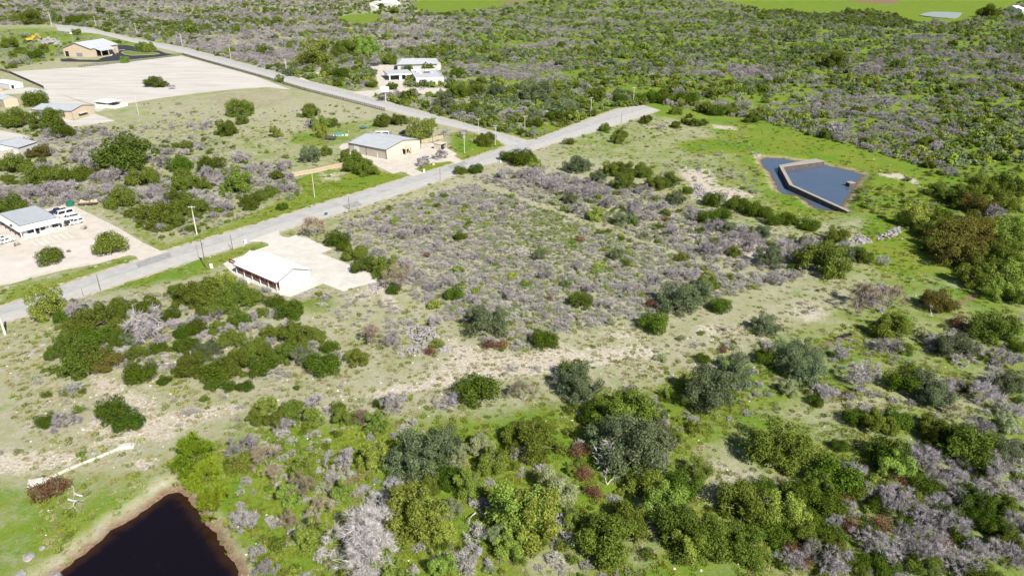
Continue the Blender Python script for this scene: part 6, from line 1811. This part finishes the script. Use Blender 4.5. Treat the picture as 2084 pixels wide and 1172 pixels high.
def scatter():
    cand = []
    for y0, y1, cell in ((78, 200, 1.6), (200, 330, 1.55), (330, 460, 2.6), (460, 800, 3.7), (800, 1300, 5.6), (1300, 2400, 8.6)):
        ys = np.arange(y0, y1, cell)
        for yy in ys:
            half = yy * 0.76 + 40
            xs = np.arange(-half, half, cell)
            j = rng.uniform(-0.5, 0.5, (len(xs), 2)) * cell * 0.95
            q = np.stack([xs + j[:, 0], yy + j[:, 1], np.full(len(xs), cell)], 1)
            cand.append(q)
    Q = np.vstack(cand)
    P = Q[:, :2]
    ok = free_of(P, 1.6)
    for bx in BUILT:
        ok &= sdist_local(P, bx, 3.0) > 1.5
    Q = Q[ok]; P = Q[:, :2]
    zi = np.full(len(P), -1)
    for k, (pl, dens, mix) in enumerate(ZONES):
        zi[sdist(P, pl) < 0] = k
    # clumps and clearings
    clump = 0.5 + 0.28 * np.sin(P[:, 0] * 0.061 + 2.1 * np.sin(P[:, 1] * 0.043)) + 0.28 * np.sin(P[:, 1] * 0.071 + 1.9 * np.sin(P[:, 0] * 0.037 + 2)) + rng.normal(0, 0.12, len(P))
    species = 0.5 + 0.5 * np.sin(P[:, 0] * 0.018 + 3 * np.sin(P[:, 1] * 0.011)) * np.sin(P[:, 1] * 0.016 + 2 * np.sin(P[:, 0] * 0.013))
    for k, (pl, dens, mix) in enumerate(ZONES):
        m = np.where(zi == k)[0]
        if not len(m):
            continue
        even = dens >= 0.99        # the cleared lot is covered evenly
        keep = rng.random(len(m)) < (0.92 if even else dens * np.clip(0.25 + 1.5 * clump[m], 0.10, 1.6))
        m = m[keep]
        names = list(mix)
        w = np.array([mix[n] for n in names])
        bareish = np.array([1.0 if ('bare' in n or 'brush' in n) else -1.0 for n in names])
        for i in m:
            ww = w * np.exp(bareish * (species[i] - 0.5) * 2.6)
            kd = names[rng.choice(len(names), p=ww / ww.sum())]
            c = Q[i, 2]
            x, y = P[i]
            base = {'far_bare': 0.95, 'far_oak': 0.95, 'far_juniper': 1.0, 'far_teal': 0.92, 'far_green': 0.95, 'far_sage': 0.9, 'bare_tree': 0.8, 'green_tree': 0.6, 'grey_brush': 0.80, 'sage_shrub': 0.68, 'green_shrub': 0.8}.get(kd, 0.95)
            if kd.startswith('far'):
                base *= 0.60 + c * 0.032
            s = base * float(np.exp(rng.normal(0, 0.32)))
            add_plant(kd, x, y, s, s * rng.uniform(0.8, 1.15))
# ------------------------------------------------------------------ stone heaps, boulders, fallen wood
def rubble(label, pts, n, s0, s1, hump):
    pl = poly(pts)
    c = pl.mean(0)
    root = thing('rubble_heap', label, 'rock pile', (c[0], c[1], gz(*c)), group='limestone rubble heaps')
    lo, hi = pl.min(0), pl.max(0)
    k = 0
    while k < n:
        q = rng.uniform(lo, hi)
        d = sdist(q[None], pl)[0]
        if d > 0:
            continue
        s = rng.uniform(s0, s1)
        o = obj('rock', ROCKS[rng.integers(len(ROCKS))], root, (q[0] - c[0], q[1] - c[1], min(-d * 0.35, hump) * rng.uniform(.6, 1) - .2 * s))
        o.scale = (s, s * rng.uniform(.7, 1.2), s * rng.uniform(.6, 1))
        o.rotation_euler = (rng.uniform(-.5, .5), rng.uniform(-.5, .5), rng.uniform(0, 6.28))
        k += 1
rubble('sloping limestone rubble heap just above the near dirt track', [(822, 665), (850, 662), (885, 665), (895, 685), (872, 700), (862, 718), (840, 725), (805, 722), (810, 712), (835, 705), (832, 690)], 290, .22, .5, .8)
rubble('small limestone heap beside the rust-brown bush near the track', [(895, 700), (912, 705), (918, 716), (902, 720), (892, 712)], 26, .3, .6, .4)
rubble('white limestone rubble heap left of the reservoir', [(1410, 375), (1432, 376), (1442, 392), (1462, 398), (1452, 406), (1425, 406), (1410, 396)], 200, .3, .65, .7)
rubble('pale limestone outcrop at the edge of the right meadow', [(1728, 495), (1745, 478), (1768, 480), (1772, 494), (1750, 500)], 90, .3, .8, .7)
rubble('limestone outcrop on the point of the right meadow', [(1780, 482), (1815, 466), (1838, 458), (1835, 472), (1812, 486), (1790, 490)], 90, .3, .8, .7)
rubble('far heap of quarried stone beside the excavator', [(82, 84), (100, 76), (118, 86), (125, 92), (95, 93), (84, 92)], 60, 1.2, 2.6, 3.0)
rubble('stones along the foot of the white-roofed building ramp', [(600, 603), (632, 590), (640, 588), (636, 594), (612, 606)], 40, .25, .5, .3)
rubble('broken concrete at the end of the bright yard', [(748, 580), (775, 574), (790, 588), (770, 596), (752, 592)], 45, .3, .7, .4)
rubble('shore stones at the left tip of the reservoir', [(1532, 316), (1546, 311), (1548, 318), (1538, 321)], 14, .6, 1.2, .5)

BOUL = [(229, 1084, .9), (336, 1117, 1.0), (58, 1131, 1.2), (85, 1113, .8), (107, 1163, 1.3), (136, 1150, .8), (40, 1168, 1.1), (190, 922, .7), (702, 777, .8), (833, 790, .7), (660, 660, .9), (190, 855, 1.0), (66, 721, 1.0), (88, 702, .9),
        (195, 543, .8), (222, 535, .9), (255, 531, .6), (62, 566, .8), (683, 515, 1.0), (704, 526, .9), (717, 535, .7), (310, 935, .9), (288, 955, .8), (1843, 518, .8), (300, 948, .6), (275, 958, .7)]
BLBL = ['pale boulder on the left bank of the dark pond', 'pale boulder at the dark pond margin', 'flat pale boulder in the lower left grass', 'pale boulder above the flat one at lower left', 'pale boulder at the bottom edge by the dark pond', 'pale rock by the bottom pond shore',
        'boulder in the bottom left corner', 'small rock above the concrete pipe', 'pale boulder on the dirt track', 'rock on the dirt track near the wood edge', 'pale boulder on the slope below the ramp', 'boulder beside the twin junipers', 'pale rock left of the thicket', 'white rock by the thicket corner',
        'rock in the strip before the office bed', 'pale rock at the edge of the office bed', 'small rock by the office drive', 'rock at the roadside left of the bed', 'white boulder at the edge of the concrete yard', 'second boulder along the concrete yard edge', 'small rock by the yard junipers',
        'white rock right of the pipe', 'white rock near the pond corner', 'lone white rock in the right meadow', 'small white rock near the willow bank', 'flat white rock above the pond corner']
for (px, py, s), lb in zip(BOUL, BLBL):
    p = at(px, py)
    o = obj('boulder', ROCKS[rng.integers(len(ROCKS))], None, (p[0], p[1], gz(p[0], p[1]) - .15))
    o.scale = (s, s * .8, s * .6)
    o.rotation_euler = (0, 0, rng.uniform(0, 6))
    tag(o, lb, 'boulder', 'pale limestone boulders')

def fallen(label, px, py, seed, size, rz, tilt=1.35):
    g = np.random.default_rng(seed)
    segs, tips = limb_tree(g, size, size, 1, 3, .22, .9)
    big = sorted(segs, key=lambda s: -s[2]); nl = len(segs) // 4
    p = at(px, py)
    o = thing('fallen_tree', label, 'fallen tree', (p[0], p[1], gz(p[0], p[1]) + .45), rz, 'fallen bleached trees')
    o.rotation_euler = (tilt, 0, rz)
    v, f = sticks(big[:nl], 5)
    obj('trunk', mesh_np('fallen_trunk', v, f, BARKW), o)
    v, f = sticks(big[nl:], 3)
    obj('crown', mesh_np('fallen_crown', v, f, MATS['twig_white']), o)
fallen('bleached fallen tree with curved limbs left of the dark pond', 140, 1018, 501, 7, 1.2)
fallen('bleached fallen branch beside the curved fallen tree', 168, 1012, 502, 6, -1.8)
fallen('spiky bleached fallen tree at the left foot of the pale leafless tree', 655, 1135, 503, 6, 1.4)
fallen('small broken white trunk in the bottom centre grove', 968, 1045, 504, 5, -.6, 1.0)
fallen('fallen grey branches in the left thicket gap', 360, 740, 505, 6, -1.2)

# ------------------------------------------------------------------ scatter, then plant everything
scatter()
MAXKIND = {'bare_tree': 230, 'grey_brush': 260, 'green_shrub': 150, 'sage_shrub': 150, 'olive_shrub': 120}
surv, rest = plants[:N_SURVEY], plants[N_SURVEY:]
if rest:
    RP = np.array([(p['x'], p['y']) for p in rest])
    hid = np.zeros(len(RP), bool)
    for (sx, sy, sr) in SPOTS:
        m = (np.abs(RP[:, 0] - sx) < sr) & (np.abs(RP[:, 1] - sy) < sr)
        if m.any():
            hid[m] |= np.hypot(RP[m, 0] - sx, RP[m, 1] - sy) < sr * 0.62
    rest = [p for p, h in zip(rest, hid) if not h]
cnt = {}
for p in surv:
    cnt[p['kind']] = cnt.get(p['kind'], 0) + 1
single, mass = list(surv), []
for p in sorted(rest, key=lambda p: -p['size']):
    k = p['kind']
    inview = -10 < p['px'] < PW + 10 and p['py'] < PH + 25
    if k.startswith('far') or not inview or cnt.get(k, 0) >= MAXKIND.get(k, 150):
        mass.append(p)
    else:
        cnt[k] = cnt.get(k, 0) + 1
        single.append(p)

zs = ground_z([(p['x'], p['y']) for p in single])
AP = np.array([(p['px'], p['py']) for p in single])
dd = (AP[:, None, 0] - ANC[None, :, 0]) ** 2 + (1.4 * (AP[:, None, 1] - ANC[None, :, 1])) ** 2
near = dd.argmin(1)
buckets = {}
for i, p in enumerate(single):
    buckets.setdefault((p['kind'], int(near[i])), []).append(i)
labels = [None] * len(single)
for (kd, a), ids in buckets.items():
    look, cat, grp = LOOK[kd]
    ids.sort(key=lambda i: single[i]['px'])
    ph = ANCHOR[a][2]
    rows = 1 if len(ids) <= len(ORD) else -(-len(ids) // 12)
    by_y = sorted(ids, key=lambda i: single[i]['py'])
    per = -(-len(ids) // rows)
    rown = {1: [''], 2: [' far row,', ' near row,'], 3: [' far row,', ' middle row,', ' near row,']}.get(rows, [' %s row,' % ORD[r] for r in range(rows)])
    for r in range(rows):
        part = sorted(by_y[r * per:(r + 1) * per], key=lambda i: single[i]['px'])
        for n, i in enumerate(part):
            if len(ids) == 1:
                labels[i] = '%s %s' % (look, ph)
            else:
                w = 'leftmost' if n == 0 else 'rightmost' if n == len(part) - 1 else ORD[n] + ' from left'
                labels[i] = '%s %s,%s %s' % (look, ph, rown[r], w)
                if len(labels[i].split()) > 16:
                    labels[i] = '%s %s, %s' % (look, ph, w)
for i, p in enumerate(single):
    W0, H0, parts = PROTO[p['kind']][p['var'] % len(PROTO[p['kind']])]
    look, cat, grp = LOOK[p['kind']]
    root = obj(p['kind'], None, None, (p['x'], p['y'], zs[i]), p['rz'])
    root.scale = (p['s'], p['s'], p['sz'])
    root.empty_display_size = 0.3
    tag(root, labels[i], cat, grp + ' ' + ANCHOR[near[i]][2])
    for nm, me_ in parts.items():
        obj(nm, me_, root)

def mass_object(name, label, items):
    """one object of uncountable growth: points carrying shared plant shapes"""
    kinds = sorted({p['kind'] for p in items})
    col = bpy.data.collections.new(name + '_shapes')
    index, n = {}, 0
    protos = []
    for k in kinds:
        for v, (W0, H0, parts) in enumerate(PROTO[k]):
            protos.append((k, v, parts))
    for j, (k, v, parts) in enumerate(protos):
        # crown alone is enough at that distance; near shapes get their wood joined in
        me_ = parts['crown']
        o = bpy.data.objects.new('%s_%03d' % (name, j), me_)
        col.objects.link(o)
        index[(k, v)] = j
    V = np.array([(p['x'], p['y'], 0) for p in items], np.float32)
    V[:, 2] = ground_z(V[:, :2])
    me_ = bpy.data.meshes.new(name)
    me_.vertices.add(len(V))
    me_.vertices.foreach_set('co', V.ravel())
    for nm, typ, vals in (('rot', 'FLOAT', [p['rz'] for p in items]), ('scl', 'FLOAT', [p['s'] for p in items]), ('sclz', 'FLOAT', [p['sz'] for p in items]),
                          ('pick', 'INT', [index[(p['kind'], p['var'] % len(PROTO[p['kind']]))] for p in items])):
        a = me_.attributes.new(nm, typ, 'POINT')
        a.data.foreach_set('value', np.array(vals, np.int32 if typ == 'INT' else np.float32))
    o = obj(name, me_)
    tag(o, label, None, None, 'stuff')
    ng = bpy.data.node_groups.new(name, 'GeometryNodeTree')
    ng.interface.new_socket('Geometry', in_out='INPUT', socket_type='NodeSocketGeometry')
    ng.interface.new_socket('Geometry', in_out='OUTPUT', socket_type='NodeSocketGeometry')
    gi, go = ng.nodes.new('NodeGroupInput'), ng.nodes.new('NodeGroupOutput')
    iop = ng.nodes.new('GeometryNodeInstanceOnPoints')
    ci = ng.nodes.new('GeometryNodeCollectionInfo')
    ci.inputs['Collection'].default_value = col
    ci.inputs['Separate Children'].default_value = True
    ci.inputs['Reset Children'].default_value = True
    def na(nm, dt):
        q = ng.nodes.new('GeometryNodeInputNamedAttribute')
        q.data_type = dt
        q.inputs['Name'].default_value = nm
        return q.outputs['Attribute']
    cr, cs_ = ng.nodes.new('ShaderNodeCombineXYZ'), ng.nodes.new('ShaderNodeCombineXYZ')
    K = ng.links.new
    K(gi.outputs[0], iop.inputs['Points'])
    K(ci.outputs[0], iop.inputs['Instance'])
    iop.inputs['Pick Instance'].default_value = True
    K(na('pick', 'INT'), iop.inputs['Instance Index'])
    K(na('rot', 'FLOAT'), cr.inputs['Z'])
    K(cr.outputs[0], iop.inputs['Rotation'])
    s_ = na('scl', 'FLOAT')
    K(s_, cs_.inputs['X']); K(s_, cs_.inputs['Y']); K(na('sclz', 'FLOAT'), cs_.inputs['Z'])
    K(cs_.outputs[0], iop.inputs['Scale'])
    K(iop.outputs[0], go.inputs[0])
    md = o.modifiers.new('plants', 'NODES')
    md.node_group = ng
    return o

mass_object('far_woodland', 'distant mixed woodland of grey bare and green trees', [p for p in mass if p['kind'].startswith('far')])
mass_object('low_scrub', 'low scrub of grey brush and small shrubs', [p for p in mass if not p['kind'].startswith('far')])

# grass tufts, dry tufts and stone bits over the nearer ground
def cover():
    items = []
    for y0, y1, cell in ((80, 170, 1.0), (170, 300, 1.6), (300, 430, 2.8)):
        for yy in np.arange(y0, y1, cell):
            half = yy * 0.76 + 10
            xs = np.arange(-half, half, cell)
            j = rng.uniform(-.5, .5, (len(xs), 2)) * cell
            items.append(np.stack([xs + j[:, 0], yy + j[:, 1], np.full(len(xs), cell)], 1))
    Q = np.vstack(items)
    P = Q[:, :2]
    ok = np.ones(len(P), bool)
    for pl in NOTREE + BUILT:
        ok &= sdist_local(P, pl, 1.6) > .5
    Q = Q[ok]; P = Q[:, :2]
    ix = np.clip(np.searchsorted(XS, P[:, 0]), 0, nx - 1); iy = np.clip(np.searchsorted(YS, P[:, 1]), 0, ny - 1)
    gi = iy * nx + ix
    g, r, m = CH['green'][gi], CH['rock'][gi], CH['mud'][gi]
    clump = 0.5 + 0.3 * np.sin(P[:, 0] * .21 + 2 * np.sin(P[:, 1] * .13)) + .3 * np.sin(P[:, 1] * .24 + 2 * np.sin(P[:, 0] * .17))
    u = rng.random(len(P))
    out = []
    keep = rng.random(len(P)) < np.clip(.20 + .55 * clump, 0, .9) * np.clip(1 - m, .1, 1)
    for i in np.where(keep)[0]:
        if u[i] < r[i] * .45:
            kd, s = 'stone_bit', rng.uniform(.07, .28)
        elif u[i] < r[i] * .45 + (1 - r[i]) * g[i]:
            kd, s = 'grass_tuft', rng.uniform(.5, 1.3)
        else:
            kd, s = 'dry_tuft', rng.uniform(.5, 1.1)
        s *= 0.8 + Q[i, 2] * .14
        out.append(dict(kind=kd, x=P[i, 0], y=P[i, 1], s=s, sz=s * rng.uniform(.6, 1.1), rz=rng.uniform(0, 6.28), var=int(rng.integers(9))))
    return out
mass_object('grass_and_stone_cover', 'grass tufts dry stalks and stone bits over the ground', cover())
